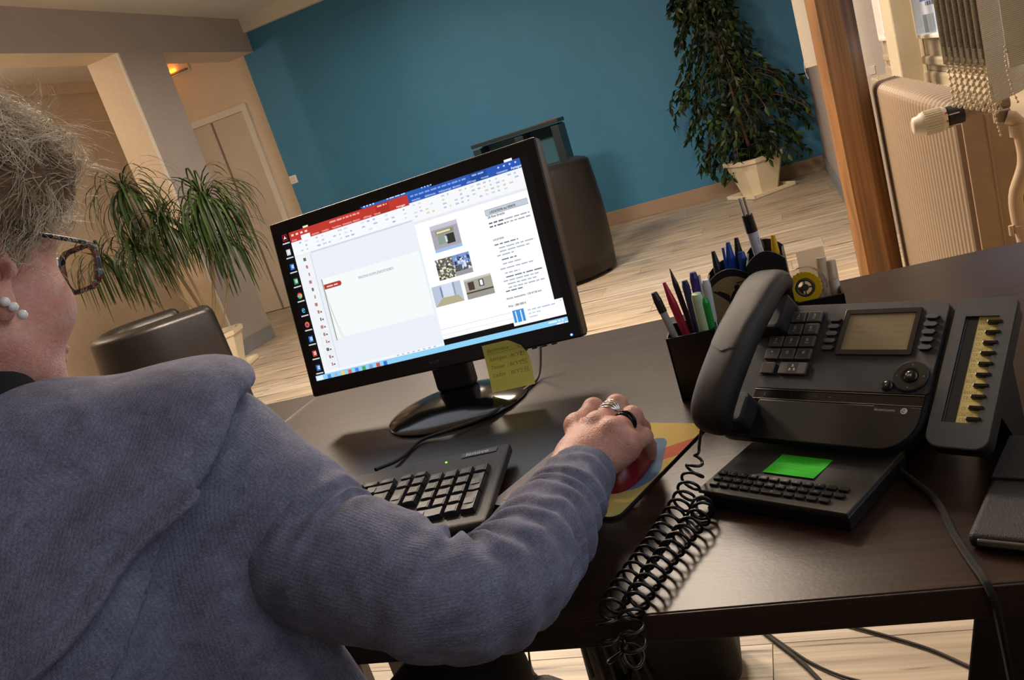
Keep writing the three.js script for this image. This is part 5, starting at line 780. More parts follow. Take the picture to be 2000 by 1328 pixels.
for (let k = 0; k < 8; k++) {
  const labels = ['first and leftmost', 'second', 'third', 'fourth', 'fifth', 'sixth', 'seventh', 'last and rightmost'][k] + ' from the left of the gathered dark beaded blind slats';
  const s = slat(labels, 0.326 + 0.0070 * k, -1.72 + 0.010 * k, 0.985 - 0.003 * k, 1.08, SB, 0.11, 'gathered dark blind slats over the valve', false);
  for (const q of [-0.052, -0.03]) mesh('bead_chain', chain([V(q, 0.01, 0.003), V(q + 0.001, -0.03, 0.005), V(q, -0.075, 0.004)], 0.0125, 0.0034), beadM, s);
}
// ---------- posters on the panes ----------
function poster(label, z0, z1, y0, y1, draw, x = 0.567) {
  const t = thing('poster', label, 'poster', [x, y0, (z0 + z1) / 2]); const w = z1 - z0, h = y1 - y0;
  const c = canvasTex(512, Math.round(512 * h / w), draw); const paper = pmat(0xffffff, 1, { map: c, transmission: 0.45, thickness: 0, side: THREE.DoubleSide });
  mesh('sheet', card(w, h, 0, h / 2, 0).rotateY(-Math.PI / 2), paper, t);
}
const lines = (g, x, y, w, n, dy, c, s = 5) => { g.fillStyle = c; reseed(n * 31 + x); for (let k = 0; k < n; k++) { let q = x; const e = x + w * rr(0.6, 1); while (q < e) { const l = 6 + rnd() * 26; g.fillRect(q, y + k * dy, l, s); q += l + 7; } } };
poster('white poster with orange word and grey lines in the left window', -4.42, -3.90, 1.0, 1.75, (g, w, h) => { g.fillStyle = '#efe9ea'; g.fillRect(0, 0, w, h); lines(g, 60, h * 0.50, 360, 4, 34, '#5a5866'); g.fillStyle = '#d8842c'; g.font = 'bold 60px sans-serif'; g.fillText('pôle', 70, h * 0.70); lines(g, 60, h * 0.75, 320, 3, 30, '#5a5866'); g.fillStyle = '#e2a05c'; g.beginPath(); g.ellipse(430, h * 0.82, 40, 90, 0.3, 0, 7); g.fill(); lines(g, 150, h * 0.9, 260, 2, 40, '#4e4c58'); });
poster('blue poster with white lower edge behind the gathered slats', -3.40, -2.72, 1.045, 1.95, (g, w, h) => { g.fillStyle = '#2d6fb4'; g.fillRect(0, 0, w, h); g.fillStyle = '#f2f4f8'; g.fillRect(0, h * 0.95, w, h * 0.05); lines(g, 70, h * 0.66, 380, 6, 50, '#17406f', 10); g.fillStyle = '#86b84a'; g.fillRect(300, h * 0.8, 70, 30); });
poster('pinkish notice with red line near the right window edge', -2.24, -1.66, 1.03, 1.6, (g, w, h) => { g.fillStyle = '#ecdcdc'; g.fillRect(0, 0, w, h); lines(g, 40, h * 0.82, 380, 2, 46, '#a06a6a', 7); g.fillStyle = '#2b2430'; g.fillRect(360, h * 0.7, 26, 90); lines(g, 40, h * 0.5, 380, 5, 40, '#8a7a84', 7); });

// ---------- below and beside the desk ----------
{ // handbag on the floor under the desk
  const t = thing('handbag', 'black handbag with looped strap standing on the floor below the desk', 'handbag', [-0.41, 0, -1.33]); t.rotation.y = 0.1;
  const bm = mat(0x080708, 0.6, { bumpMap: leatherBump, bumpScale: 0.001 });
  const g = new RoundedBoxGeometry(0.30, 0.27, 0.17, 6, 0.05).translate(0, 0.137, 0); const p = g.attributes.position; for (let i = 0; i < p.count; i++) { const y = p.getY(i) / 0.27, k = 1 - 0.22 * y; p.setX(i, p.getX(i) * (1.02 - 0.08 * y) + 0.006 * (n3(p.getX(i) * 30, y * 9, p.getZ(i) * 30, 3) - 0.5)); p.setZ(i, p.getZ(i) * k + 0.012 * (n3(p.getX(i) * 22, y * 7, 1.5, 5) - 0.5)); } g.computeVertexNormals();
  mesh('bag_body', boxUV(g), bm, t);
  const strap = (pts, w, th) => { const c = new THREE.CatmullRomCurve3(pts.map((q) => V(...q))), N = 40, pos = [], idx = []; for (let i = 0; i <= N; i++) { const q = c.getPoint(i / N), T = c.getTangent(i / N), S = V(0.25, 0.1, 1).normalize(), B = T.clone().cross(S).normalize(); const Z = B.clone().cross(T).normalize(); for (const [a, b] of [[-1, -1], [1, -1], [1, 1], [-1, 1]]) { const v = q.clone().addScaledVector(Z, a * w / 2).addScaledVector(B, b * th / 2); pos.push(v.x, v.y, v.z); } } for (let i = 0; i < N; i++) for (let j = 0; j < 4; j++) { const a = i * 4 + j, b = i * 4 + (j + 1) % 4; idx.push(a, b, a + 4, b, b + 4, a + 4); } const q = new THREE.BufferGeometry(); q.setAttribute('position', new THREE.Float32BufferAttribute(pos, 3)); q.setIndex(idx); const f = q.toNonIndexed(); f.computeVertexNormals(); return boxUV(f); };
  const sm = bm.clone(); sm.side = THREE.DoubleSide;
  mesh('strap', strap([[-0.06, 0.262, 0.0], [-0.16, 0.27, -0.02], [-0.24, 0.20, -0.04], [-0.285, 0.08, -0.05], [-0.285, 0.020, -0.03], [-0.255, 0.016, -0.02], [-0.18, 0.018, 0.03], [-0.12, 0.05, 0.085], [-0.05, 0.10, 0.095]], 0.032, 0.004), sm, t);
  mesh('strap', strap([[-0.12, 0.262, 0.02], [-0.09, 0.32, 0.03], [0, 0.345, 0.02], [0.09, 0.32, 0.02], [0.12, 0.262, 0.01]], 0.022, 0.004), sm, t);
  mesh('tassels', merge(...[0, 1, 2, 3, 4, 5].map((k) => rod([-0.13 + k * 0.018, 0.235 - (k % 2) * 0.02, 0.072], [-0.125 + k * 0.022, 0.10 - (k % 3) * 0.02, 0.092], 0.003, 0.005, 8))), mat(0x23201c, 0.6), t);
}
{
  const t = thing('drawer_pedestal', 'black drawer pedestal under the right end of the desk', 'drawer unit', [0.172, 0, -0.56]); t.rotation.y = -0.27;
  mesh('carcass', rbox(0.29, 0.46, 0.50, 0.004, 0.0, 0.27, 0), mat(0x0a090a, 0.7), t);
  for (let k = 0; k < 3; k++) { const d = mesh('drawer', rbox(0.28, 0.14, 0.016, 0.004, 0, 0.115 + 0.15 * k, 0.258), mat(0x0e0d0e, 0.55), t); mesh('handle', rbox(0.12, 0.012, 0.016, 0.004, 0, 0.16 + 0.15 * k, 0.272), mat(0x55504c, 0.4, { metalness: 0.6 }), d); }
  for (const [a, b] of [[1, 1], [1, -1], [-1, 1], [-1, -1]]) mesh('castor', new THREE.CylinderGeometry(0.02, 0.02, 0.02, 16).rotateZ(Math.PI / 2).translate(a * 0.11, 0.02, b * 0.2), black, t);
}
tag(mesh('floor_cable', tube([[-0.30, 0.012, -1.56], [-0.2596, 0.006, -1.489], [-0.21, 0.0065, -1.42], [-0.1619, 0.0065, -1.354], [-0.13, 0.0065, -1.30], [-0.07, 0.0065, -1.18], [0.0, 0.0065, -1.1]], 0.0042, 60), black), 'thicker black cable on the floor beside the handbag', 'cable');
tag(mesh('floor_cable', tube([[-0.28, 0.006, -1.52], [-0.235, 0.005, -1.46], [-0.175, 0.005, -1.385], [-0.14, 0.005, -1.345], [-0.09, 0.005, -1.305], [-0.04, 0.005, -1.28]], 0.0026, 60), black), 'thin black cable branching off the thicker floor cable', 'cable');
tag(mesh('floor_cable', tube([[-0.20, 0.005, -1.56], [-0.145, 0.005, -1.499], [-0.08, 0.005, -1.455], [0.0084, 0.005, -1.4015], [0.07, 0.005, -1.36], [0.1303, 0.005, -1.303], [0.24, 0.005, -1.2]], 0.0030, 60), black), 'long thin black cable crossing the floor towards the pedestal', 'cable');
// ---------- smooth bodies: distance fields meshed by surface nets ----------
const smin = (a, b, k) => { const h = Math.max(k - Math.abs(a - b), 0) / k; return Math.min(a, b) - h * h * k * 0.25; };
const smax = (a, b, k) => -smin(-a, -b, k);
const cap = (p, a, b, r0, r1) => { const bx = b[0] - a[0], by = b[1] - a[1], bz = b[2] - a[2], px = p[0] - a[0], py = p[1] - a[1], pz = p[2] - a[2]; const h = clamp((px * bx + py * by + pz * bz) / (bx * bx + by * by + bz * bz)); return Math.hypot(px - bx * h, py - by * h, pz - bz * h) - mixn(r0, r1, h); };
const ell = (p, c, r) => { const x = (p[0] - c[0]) / r[0], y = (p[1] - c[1]) / r[1], z = (p[2] - c[2]) / r[2], k = Math.hypot(x, y, z), k2 = Math.hypot(x / r[0], y / r[1], z / r[2]); return k2 < 1e-9 ? -Math.min(...r) : k * (k - 1) / k2; };
function netMesh(f, lo, hi, cell) {
  const n = [0, 1, 2].map((k) => Math.ceil((hi[k] - lo[k]) / cell) + 1), [nx, ny, nz] = n, v = new Float32Array(nx * ny * nz), id = (i, j, k) => i + nx * (j + ny * k);
  for (let k = 0; k < nz; k++) for (let j = 0; j < ny; j++) for (let i = 0; i < nx; i++) v[id(i, j, k)] = f([lo[0] + i * cell, lo[1] + j * cell, lo[2] + k * cell]);
  const at = new Int32Array(nx * ny * nz).fill(-1), pos = [], idx = [];
  for (let k = 0; k + 1 < nz; k++) for (let j = 0; j + 1 < ny; j++) for (let i = 0; i + 1 < nx; i++) {
    let c = 0, sx = 0, sy = 0, sz = 0, m = 0; const V8 = []; for (let q = 0; q < 8; q++) { const s = v[id(i + (q & 1), j + ((q >> 1) & 1), k + (q >> 2))]; V8.push(s); if (s < 0) m |= 1 << q; }
    if (m === 0 || m === 255) continue;
    for (let q = 0; q < 8; q++) for (const b of [1, 2, 4]) if (!(q & b)) { const r = q | b; if ((V8[q] < 0) !== (V8[r] < 0)) { const t = V8[q] / (V8[q] - V8[r]); sx += (q & 1) + (b === 1 ? t : 0); sy += ((q >> 1) & 1) + (b === 2 ? t : 0); sz += (q >> 2) + (b === 4 ? t : 0); c++; } }
    at[id(i, j, k)] = pos.length / 3; pos.push(lo[0] + (i + sx / c) * cell, lo[1] + (j + sy / c) * cell, lo[2] + (k + sz / c) * cell);
  }
  const quad = (a, b, c, d, flip) => { if (a < 0 || b < 0 || c < 0 || d < 0) return; flip ? idx.push(a, c, b, a, d, c) : idx.push(a, b, c, a, c, d); };
  for (let k = 1; k + 1 < nz; k++) for (let j = 1; j + 1 < ny; j++) for (let i = 1; i + 1 < nx; i++) {
    const s = v[id(i, j, k)] < 0;
    if (s !== v[id(i + 1, j, k)] < 0) quad(at[id(i, j - 1, k - 1)], at[id(i, j, k - 1)], at[id(i, j, k)], at[id(i, j - 1, k)], !s);
    if (s !== v[id(i, j + 1, k)] < 0) quad(at[id(i - 1, j, k - 1)], at[id(i - 1, j, k)], at[id(i, j, k)], at[id(i, j, k - 1)], !s);
    if (s !== v[id(i, j, k + 1)] < 0) quad(at[id(i - 1, j - 1, k)], at[id(i, j - 1, k)], at[id(i, j, k)], at[id(i - 1, j, k)], !s);
  }
  const g = new THREE.BufferGeometry(); g.setAttribute('position', new THREE.Float32BufferAttribute(pos, 3)); g.setIndex(idx);
  const nor = new Float32Array(pos.length), e = cell * 0.4;
  for (let i = 0; i < pos.length; i += 3) { const p = [pos[i], pos[i + 1], pos[i + 2]], gx = f([p[0] + e, p[1], p[2]]) - f([p[0] - e, p[1], p[2]]), gy = f([p[0], p[1] + e, p[2]]) - f([p[0], p[1] - e, p[2]]), gz = f([p[0], p[1], p[2] + e]) - f([p[0], p[1], p[2] - e]), L = Math.hypot(gx, gy, gz) || 1; nor[i] = gx / L; nor[i + 1] = gy / L; nor[i + 2] = gz / L; }
  g.setAttribute('normal', new THREE.BufferAttribute(nor, 3)); return g;
}
const keepN = (g) => { const q = g.toNonIndexed(); return boxUV(q); };

// ---------- the woman at the desk ----------
const HC = V(-0.632, 1.122, -0.468); // between her ears
const headQ = new THREE.Quaternion().setFromEuler(new THREE.Euler(-0.27, -0.04, 0.0, 'YXZ'));
const headM = new THREE.Matrix4().compose(HC, headQ, V(1, 1, 1)), headI = headM.clone().invert();
const toHead = (p) => { const v = V(p[0], p[1], p[2]).applyMatrix4(headI); return [v.x, v.y, v.z]; };
function headSDF(q) { // head axes: x to her right, y up, -z forward
  const m = [Math.abs(q[0]), q[1], q[2]];
  let d = ell(q, [0, 0.052, 0.012], [0.074, 0.086, 0.097]);
  d = smin(d, ell(q, [0, -0.012, -0.042], [0.056, 0.086, 0.050]), 0.035);
  d = smin(d, cap(m, [0.050, -0.044, 0.004], [0.012, -0.094, -0.066], 0.021, 0.018), 0.03);
  d = smin(d, ell(m, [0.041, -0.022, -0.056], [0.022, 0.024, 0.024]), 0.022);
  d = smin(d, cap(q, [0, 0.020, -0.092], [0, -0.023, -0.106], 0.008, 0.0110), 0.014);
  d = smin(d, ell(m, [0.009, -0.027, -0.097], [0.009, 0.007, 0.009]), 0.008);
  d = smin(d, ell(q, [0, -0.054, -0.087], [0.022, 0.006, 0.009]), 0.008); d = smin(d, ell(q, [0, -0.064, -0.085], [0.018, 0.006, 0.009]), 0.007);
  d = smin(d, cap(m, [0.010, 0.040, -0.088], [0.044, 0.040, -0.066], 0.009, 0.010), 0.016);
  d = smax(d, -ell(m, [0.032, 0.019, -0.095], [0.016, 0.011, 0.016]), 0.014);
  // ears with hollow and lobe
  let ear = ell(m, [0.078, 0.010, 0.013], [0.010, 0.030, 0.019]); ear = smin(ear, ell(m, [0.076, -0.024, 0.004], [0.008, 0.013, 0.010]), 0.012);
  ear = smax(ear, -ell(m, [0.087, 0.010, 0.009], [0.010, 0.022, 0.012]), 0.006); ear = smin(ear, ell(m, [0.082, 0.002, -0.003], [0.006, 0.007, 0.005]), 0.006);
  d = smin(d, ear, 0.010); d = smax(d, -ell(m, [0.078, 0.001, 0.005], [0.012, 0.007, 0.0055]), 0.005);
  return d;
}
const NB = [-0.634, 1.005, -0.405];
const SR = [-0.480, 0.928, -0.486], SL = [-0.806, 0.945, -0.440], ER = [-0.272, 0.800, -0.462], WR = [-0.2365, 0.784, -0.693], EL = [-0.925, 0.775, -0.42], WL = [-0.76, 0.775, -0.66];
function neckSDF(p) { return cap(p, [-0.634, 1.10, -0.452], [-0.634, 0.98, -0.395], 0.050, 0.058); }
function torsoSDF(p) {
  let d = ell(p, [-0.634, 0.86, -0.42], [0.170, 0.16, 0.112]);
  d = smin(d, ell(p, [-0.634, 0.70, -0.385], [0.150, 0.2, 0.112]), 0.08); d = smin(d, ell(p, [-0.634, 0.54, -0.335], [0.185, 0.14, 0.14]), 0.08);
  d = smin(d, cap(p, SR, SL, 0.050, 0.050), 0.05); d = smin(d, cap(p, SR, [-0.60, 0.966, -0.41], 0.046, 0.046), 0.05); d = smin(d, cap(p, SL, [-0.67, 0.970, -0.41], 0.046, 0.046), 0.05);
  return d;
}
function bodySDF(p) {
  let d = smin(torsoSDF(p), neckSDF(p), 0.03);
  d = smin(d, cap(p, SR, ER, 0.044, 0.028), 0.03); d = smin(d, cap(p, ER, WR, 0.028, 0.021), 0.02); d = smin(d, cap(p, SL, EL, 0.046, 0.036), 0.03); d = smin(d, cap(p, EL, WL, 0.036, 0.023), 0.02);
  for (const [h, k, a] of [[[-0.72, 0.53, -0.34], [-0.74, 0.55, -0.78], [-0.74, 0.09, -0.74]], [[-0.55, 0.53, -0.34], [-0.435, 0.548, -0.675], [-0.435, 0.09, -0.68]]]) { d = smin(d, cap(p, h, k, 0.078, 0.055), 0.05); d = smin(d, cap(p, k, a, 0.052, 0.034), 0.02); d = smin(d, cap(p, a, [a[0], 0.04, a[2] - 0.13], 0.034, 0.028), 0.02); }
  return d;
}
// right hand on the mouse
const FING = {
  index: [[-0.2495, 0.802, -0.7513], [-0.2385, 0.8035, -0.790], [-0.2345, 0.786, -0.808], [-0.233, 0.768, -0.816], 0.0105],
  middle: [[-0.2215, 0.808, -0.730], [-0.2065, 0.8115, -0.766], [-0.203, 0.792, -0.786], [-0.2025, 0.772, -0.796], 0.0103],
  ring: [[-0.2035, 0.804, -0.717], [-0.1900, 0.803, -0.750], [-0.1875, 0.783, -0.766], [-0.1875, 0.765, -0.773], 0.0098],
  little: [[-0.1925, 0.791, -0.7115], [-0.1815, 0.785, -0.736], [-0.1815, 0.770, -0.748], [-0.183, 0.757, -0.754], 0.0088],
};
function handSDF(p) {
  const w = WR; let d = cap(p, [w[0] - 0.004, w[1] - 0.002, w[2] + 0.03], [w[0] - 0.002, w[1] + 0.002, w[2] - 0.012], 0.0235, 0.022);
  d = smin(d, cap(p, [w[0] - 0.014, w[1] + 0.001, w[2] + 0.03], [w[0] - 0.012, w[1] + 0.002, w[2] - 0.012], 0.0185, 0.018), 0.02);
  for (const k in FING) { const [m, a, b, c, r] = FING[k]; d = smin(d, cap(p, [mixn(w[0], m[0], 0.12), w[1] + 0.002, w[2] - 0.008], m, 0.0175, k === 'little' ? 0.0115 : 0.0125), 0.016); }
  d = smin(d, ell(p, [-0.215, 0.783, -0.722], [0.030, 0.016, 0.030]), 0.015);
  for (const k in FING) { const [m, a, b, c, r] = FING[k]; let f = cap(p, m, a, r * 1.12, r * 1.0); f = smin(f, Math.hypot(p[0] - a[0], p[1] - a[1] - 0.001, p[2] - a[2]) - r * 1.1, 0.004); f = smin(f, cap(p, a, b, r * 0.98, r * 0.88), 0.004); f = smin(f, cap(p, b, c, r * 0.88, r * 0.72), 0.004); d = smin(d, f, 0.0055);
    d = smin(d, ell(p, [m[0], m[1] + 0.004, m[2]], [0.0105, 0.0095, 0.011]), 0.008); }
  // thumb along the near side of the mouse
  d = smin(d, cap(p, [-0.245, 0.778, -0.708], [-0.262, 0.766, -0.738], 0.0165, 0.0125), 0.012); d = smin(d, cap(p, [-0.262, 0.766, -0.738], [-0.2635, 0.757, -0.768], 0.0118, 0.0105), 0.004); d = smin(d, cap(p, [-0.2635, 0.757, -0.768], [-0.258, 0.751, -0.789], 0.0105, 0.0078), 0.003);
  // tendons and veins
  for (const [a, b, r] of [[[-0.238, 0.8035, -0.712], [-0.2485, 0.8115, -0.748], 0.0026], [[-0.2345, 0.805, -0.708], [-0.222, 0.8175, -0.728], 0.0026], [[-0.229, 0.803, -0.704], [-0.205, 0.8135, -0.715], 0.0026], [[-0.2425, 0.8025, -0.705], [-0.232, 0.810, -0.725], 0.0019], [[-0.232, 0.810, -0.725], [-0.236, 0.8145, -0.742], 0.0018], [[-0.246, 0.801, -0.700], [-0.222, 0.807, -0.706], 0.0018]]) d = smin(d, cap(p, a, b, r, r), 0.005);
  return d;
}
const skinTex = tex(512, 512, (u, v) => { const a = fbm(u, v, 8, 8, 4, 101), b = fbm(u, v, 60, 60, 2, 105), c = fbm(u, v, 14, 14, 3, 107); return [0.80 + 0.06 * (b - 0.5) + 0.05 * (a - 0.5), 0.575 + 0.07 * (b - 0.5) - 0.13 * (c - 0.5), 0.50 + 0.07 * (b - 0.5) - 0.11 * (c - 0.5)]; }, [0.16, 0.16]);
const skinBump = tex(512, 512, (u, v) => { const a = fbm(u, v, 120, 120, 2, 111), b = 1 - Math.abs(2 * fbm(u, v, 26, 26, 3, 113) - 1); return [0.6 * a + 0.4 * b, 0.6 * a + 0.4 * b, 0.6 * a + 0.4 * b]; }, [0.10, 0.10], false);
const skin = pmat(0xffffff, 0.48, { map: skinTex, bumpMap: skinBump, bumpScale: 0.0007 });
const woman = thing('person', 'woman with curly grey blond hair and glasses in a grey knit sweater, hand on mouse', 'person', [-0.634, 0, -0.4]);
const WP = (g) => g.translate(-woman.position.x, -woman.position.y, -woman.position.z);
{
  const headG = netMesh((p) => headSDF(p), [-0.1, -0.13, -0.135], [0.1, 0.145, 0.12], 0.003); headG.applyMatrix4(headM);
  const neckCut = netMesh((p) => smin(headSDF(toHead(p)), neckSDF(p), 0.02), [-0.735, 0.98, -0.61], [-0.53, 1.275, -0.33], 0.0035);
  const bodyG = netMesh(bodySDF, [-1.02, -0.02, -0.95], [-0.19, 1.02, -0.15], 0.012);
  const handG = netMesh(handSDF, [-0.30, 0.735, -0.835], [-0.155, 0.835, -0.635], 0.0022);
  const handL = netMesh((p) => { let d = cap(p, WL, [-0.745, 0.762, -0.715], 0.024, 0.026); for (let k = 0; k < 4; k++) d = smin(d, cap(p, [-0.768 + k * 0.018, 0.762, -0.725], [-0.775 + k * 0.021, 0.752, -0.785 - (k === 1 || k === 2 ? 0.012 : 0)], 0.0105, 0.0085), 0.005); d = smin(d, cap(p, [-0.725, 0.762, -0.69], [-0.700, 0.752, -0.735], 0.012, 0.009), 0.006); return d; }, [-0.82, 0.735, -0.82], [-0.68, 0.81, -0.62], 0.004);
  mesh('body', WP(merge(keepN(neckCut), keepN(bodyG), keepN(handG), keepN(handL))), skin, woman);
  // eyes
  for (const s of [-1, 1]) { const e = new THREE.SphereGeometry(0.0118, 20, 14).translate(s * 0.031, 0.019, -0.0725).applyMatrix4(headM); const o = mesh('eye', WP(plain(e)), mat(0xe8e4de, 0.15), woman); mesh('iris', WP(plain(new THREE.CylinderGeometry(0.0055, 0.0055, 0.001, 18).rotateX(Math.PI / 2).translate(s * 0.031, 0.019, -0.0842).applyMatrix4(headM))), mat(0x4a5a60, 0.1), o); }
  // pearls on the right ear lobe
  [[0.0865, -0.0235, 0.0095], [0.0862, -0.0275, 0.0035], [0.0850, -0.0335, -0.0035]].forEach(([x, y, z]) => mesh('pearl_earring', WP(plain(new THREE.SphereGeometry(0.0038, 20, 14).translate(x, y, z).applyMatrix4(headM))), pmat(0xf1ece6, 0.15, { clearcoat: 1, clearcoatRoughness: 0.1 }), woman));
}
{ // glasses
  const ht = (g) => WP(plain(g).applyMatrix4(headM));
  const fm = tex(128, 128, (u, v) => { const a = fbm(u, v, 7, 7, 3, 121); return a > 0.60 ? [0.50, 0.20, 0.09] : a > 0.5 ? [0.32, 0.46, 0.47] : a > 0.42 ? [0.66, 0.64, 0.5] : [0.13, 0.15, 0.2]; }, [0.035, 0.035]);
  const frame = mat(0xffffff, 0.25, { map: fm });
  const parts = [];
  for (const s of [-1, 1]) { const o = roundRect(0.058, 0.041, [0.014, 0.014, 0.018, 0.018]), h = roundRect(0.0515, 0.0355, [0.011, 0.011, 0.015, 0.015]); o.holes.push(h); parts.push(boxUV(ext(o, 0.0045, 0.001).rotateY(s * -0.14).translate(s * 0.036, 0.013, -0.1065))); }
  parts.push(rbox(0.02, 0.006, 0.005, 0.002, 0, 0.022, -0.107));
  const gl = mesh('glasses', ht(merge(parts)), frame, woman);
  for (const s of [-1, 1]) mesh('temple', ht(boxUV(tube([[s * 0.0645, 0.027, -0.099], [s * 0.072, 0.028, -0.084], [s * 0.079, 0.032, -0.03], [s * 0.078, 0.036, 0.008], [s * 0.077, 0.020, 0.032]], 0.0021, 30, 8))), frame, gl);
  for (const s of [-1, 1]) mesh('lens', ht(new THREE.ShapeGeometry(roundRect(0.051, 0.034, 0.012)).rotateY(s * -0.14).translate(s * 0.036, 0.013, -0.1045)), pmat(0xf2efe4, 0.03, { transmission: 0.96, thickness: 0, side: THREE.DoubleSide }), gl);
}
{ // hair: a body of hair over the scalp, and loose curls
  reseed(91);
  const vol = (q) => { let d = ell(q, [0, 0.072, 0.026], [0.095, 0.088, 0.116]); d = smin(d, ell(q, [0, 0.0, 0.075], [0.080, 0.085, 0.055]), 0.05); d = smin(d, ell(q, [0, 0.098, -0.060], [0.074, 0.056, 0.060]), 0.04);
    d += 0.006 * (n3(q[0] * 50, q[1] * 50, q[2] * 50, 5) - 0.5) + 0.006 * (n3(q[0] * 150, q[1] * 150, q[2] * 150, 6) - 0.5);
    d = smax(d, -ell([Math.abs(q[0]), q[1], q[2]], [0.09, -0.008, 0.006], [0.036, 0.034, 0.027]), 0.012); d = smax(d, -ell(q, [0, -0.02, -0.110], [0.11, 0.085, 0.090]), 0.015); return d; };
  const g = netMesh(vol, [-0.125, -0.11, -0.15], [0.125, 0.19, 0.17], 0.0036);
  const hv = tex(256, 256, (u, v) => { const a = fbm(u, v, 10, 60, 3, 131); return [0.42 + 0.30 * a, 0.34 + 0.27 * a, 0.26 + 0.24 * a]; }, [0.1, 0.1]);
  const hair = mesh('hair', WP(keepN(g).applyMatrix4(headM)), mat(0xb8a892, 0.8, { map: hv }), woman);
  const tones = [0x6b5440, 0xa08a6c, 0xcbb898, 0xe6d8c0].map((c) => mat(c, 0.45)), bins = [[], [], [], []];
  const nv = (q, f, s) => V(n3(q.x * f, q.y * f, q.z * f, s) - 0.5, n3(q.x * f, q.y * f, q.z * f, s + 1) - 0.5, n3(q.x * f, q.y * f, q.z * f, s + 2) - 0.5);
  const strand = (p, dir, len, r, wave, lift, N, bin) => { // follows a field of waves, so that neighbours lie in locks
    const pts = []; let d = dir.clone(), q = p.clone();
    for (let i = 0; i <= N; i++) { pts.push(q.clone()); d.addScaledVector(nv(q, 46, 201), wave).addScaledVector(nv(q, 130, 211), wave * 0.45).add(V(0, -0.05, 0.02)); const e = [q.x, q.y, q.z], h = 0.003, v0 = vol(e), g = V(vol([e[0] + h, e[1], e[2]]) - v0, vol([e[0], e[1] + h, e[2]]) - v0, vol([e[0], e[1], e[2] + h]) - v0).normalize(); if (lift < 1) { const k = d.dot(g); d.addScaledVector(g, -k * 0.6 + clamp((lift * 0.012 - v0) * 40, -0.5, 0.5)); } d.normalize(); q.addScaledVector(d, len / N); }
    const pos = [], idx = []; for (let i = 0; i <= N; i++) { const T = pts[Math.min(N, i + 1)].clone().sub(pts[Math.max(0, i - 1)]).normalize(), A = T.clone().cross(V(0.3, 0.9, 0.2)).normalize(), B = T.clone().cross(A), rad = r * (1 - 0.6 * i / N); for (let k = 0; k < 3; k++) { const a = k * 2.094; const v = pts[i].clone().addScaledVector(A, Math.cos(a) * rad).addScaledVector(B, Math.sin(a) * rad); pos.push(v.x, v.y, v.z); } }
    for (let i = 0; i < N; i++) for (let k = 0; k < 3; k++) { const a = i * 3 + k, b = i * 3 + (k + 1) % 3; idx.push(a, b, a + 3, b, b + 3, a + 3); }
    const s = new THREE.BufferGeometry(); s.setAttribute('position', new THREE.Float32BufferAttribute(pos, 3)); s.setIndex(idx); s.computeVertexNormals(); bins[bin].push(s);
  };
  const P = g.attributes.position, Nn = g.attributes.normal, c = P.count;
  for (let k = 0; k < 9000; k++) {
    const i = Math.floor(rnd() * c), p = V(P.getX(i), P.getY(i), P.getZ(i)), n = V(Nn.getX(i), Nn.getY(i), Nn.getZ(i)); if (p.x < -0.03 && rnd() < 0.8) continue; if (p.y < -0.07 || (p.y < 0.012 && p.z < 0.03)) continue;
    const front = p.z < -0.03, frizz = rnd() < (front ? 0.3 : 0.12);
    const t = V(0, 0.25, 0.8).add(nv(p, 22, 221).multiplyScalar(1.6)).addScaledVector(n, frizz ? 1.1 : 0.15).add(frizz ? V(rr(-0.6, 0.6), rr(-0.4, 0.6), rr(-1.7, -0.2)) : V(rr(-0.12, 0.12), rr(-0.12, 0.12), 0)).normalize();
    const tone = clamp(Math.floor((front ? 1.5 : p.y > 0.09 ? 0.9 : 0.0) + 1.6 * n3(p.x * 30, p.y * 30, p.z * 30, 231) + rnd() * 1.3), 0, 3);
    strand(p.addScaledVector(n, -0.002), t, frizz ? rr(0.03, 0.06) : rr(0.05, 0.10), frizz ? rr(0.00014, 0.00022) : rr(0.0002, 0.00042), frizz ? 0.9 : 0.8, frizz ? 1 : rnd() * 0.95, 16, tone);
  }
  for (let k = 0; k < 350; k++) { const i = Math.floor(rnd() * c), p = V(P.getX(i), P.getY(i), P.getZ(i)), n = V(Nn.getX(i), Nn.getY(i), Nn.getZ(i)); if (p.y < 0.03) continue; strand(p, n.clone().add(V(rr(-0.4, 0.4), rr(-0.3, 0.4), rr(-0.6, 0.3))).normalize(), rr(0.035, 0.075), 0.00014, 1.1, 1, 16, 3); }
  bins.forEach((b, k) => { const o = mesh('curls', WP(mergeGeometries(b, false).applyMatrix4(headM)), tones[k], hair); o.geometry.deleteAttribute('uv'); o.userData.kind = 'stuff'; });
}
// ---------- her clothes ----------
const knit = tex(512, 512, (u, v) => { const rib = Math.abs(Math.sin(u * Math.PI * 36)), st = pn(u * 96, v * 120, 96, 120, 141), l = fbm(u, v, 10, 10, 3, 143), f = fbm(u, v, 200, 200, 2, 147); const a = 0.70 + 0.025 * rib + 0.14 * (st - 0.5) + 0.20 * (l - 0.5) + 0.20 * (f - 0.5); return [a * 0.79, a * 0.80, a * 0.90]; }, [0.10, 0.10]);
const knitB = tex(512, 512, (u, v) => { const rib = Math.abs(Math.sin(u * Math.PI * 36)), st = 0.5 + 0.5 * Math.sin(v * Math.PI * 2 * 40 + 3 * Math.sin(u * Math.PI * 72)); const a = 0.30 * rib + 0.2 * st + 0.5 * fbm(u, v, 160, 160, 2, 149); return [a, a, a]; }, [0.10, 0.10], false);
const wool = pmat(0xc6c6cc, 0.95, { map: knit, bumpMap: knitB, bumpScale: 0.0005, sheen: 0.4, sheenRoughness: 0.6, sheenColor: new THREE.Color(0x8c8c98) });
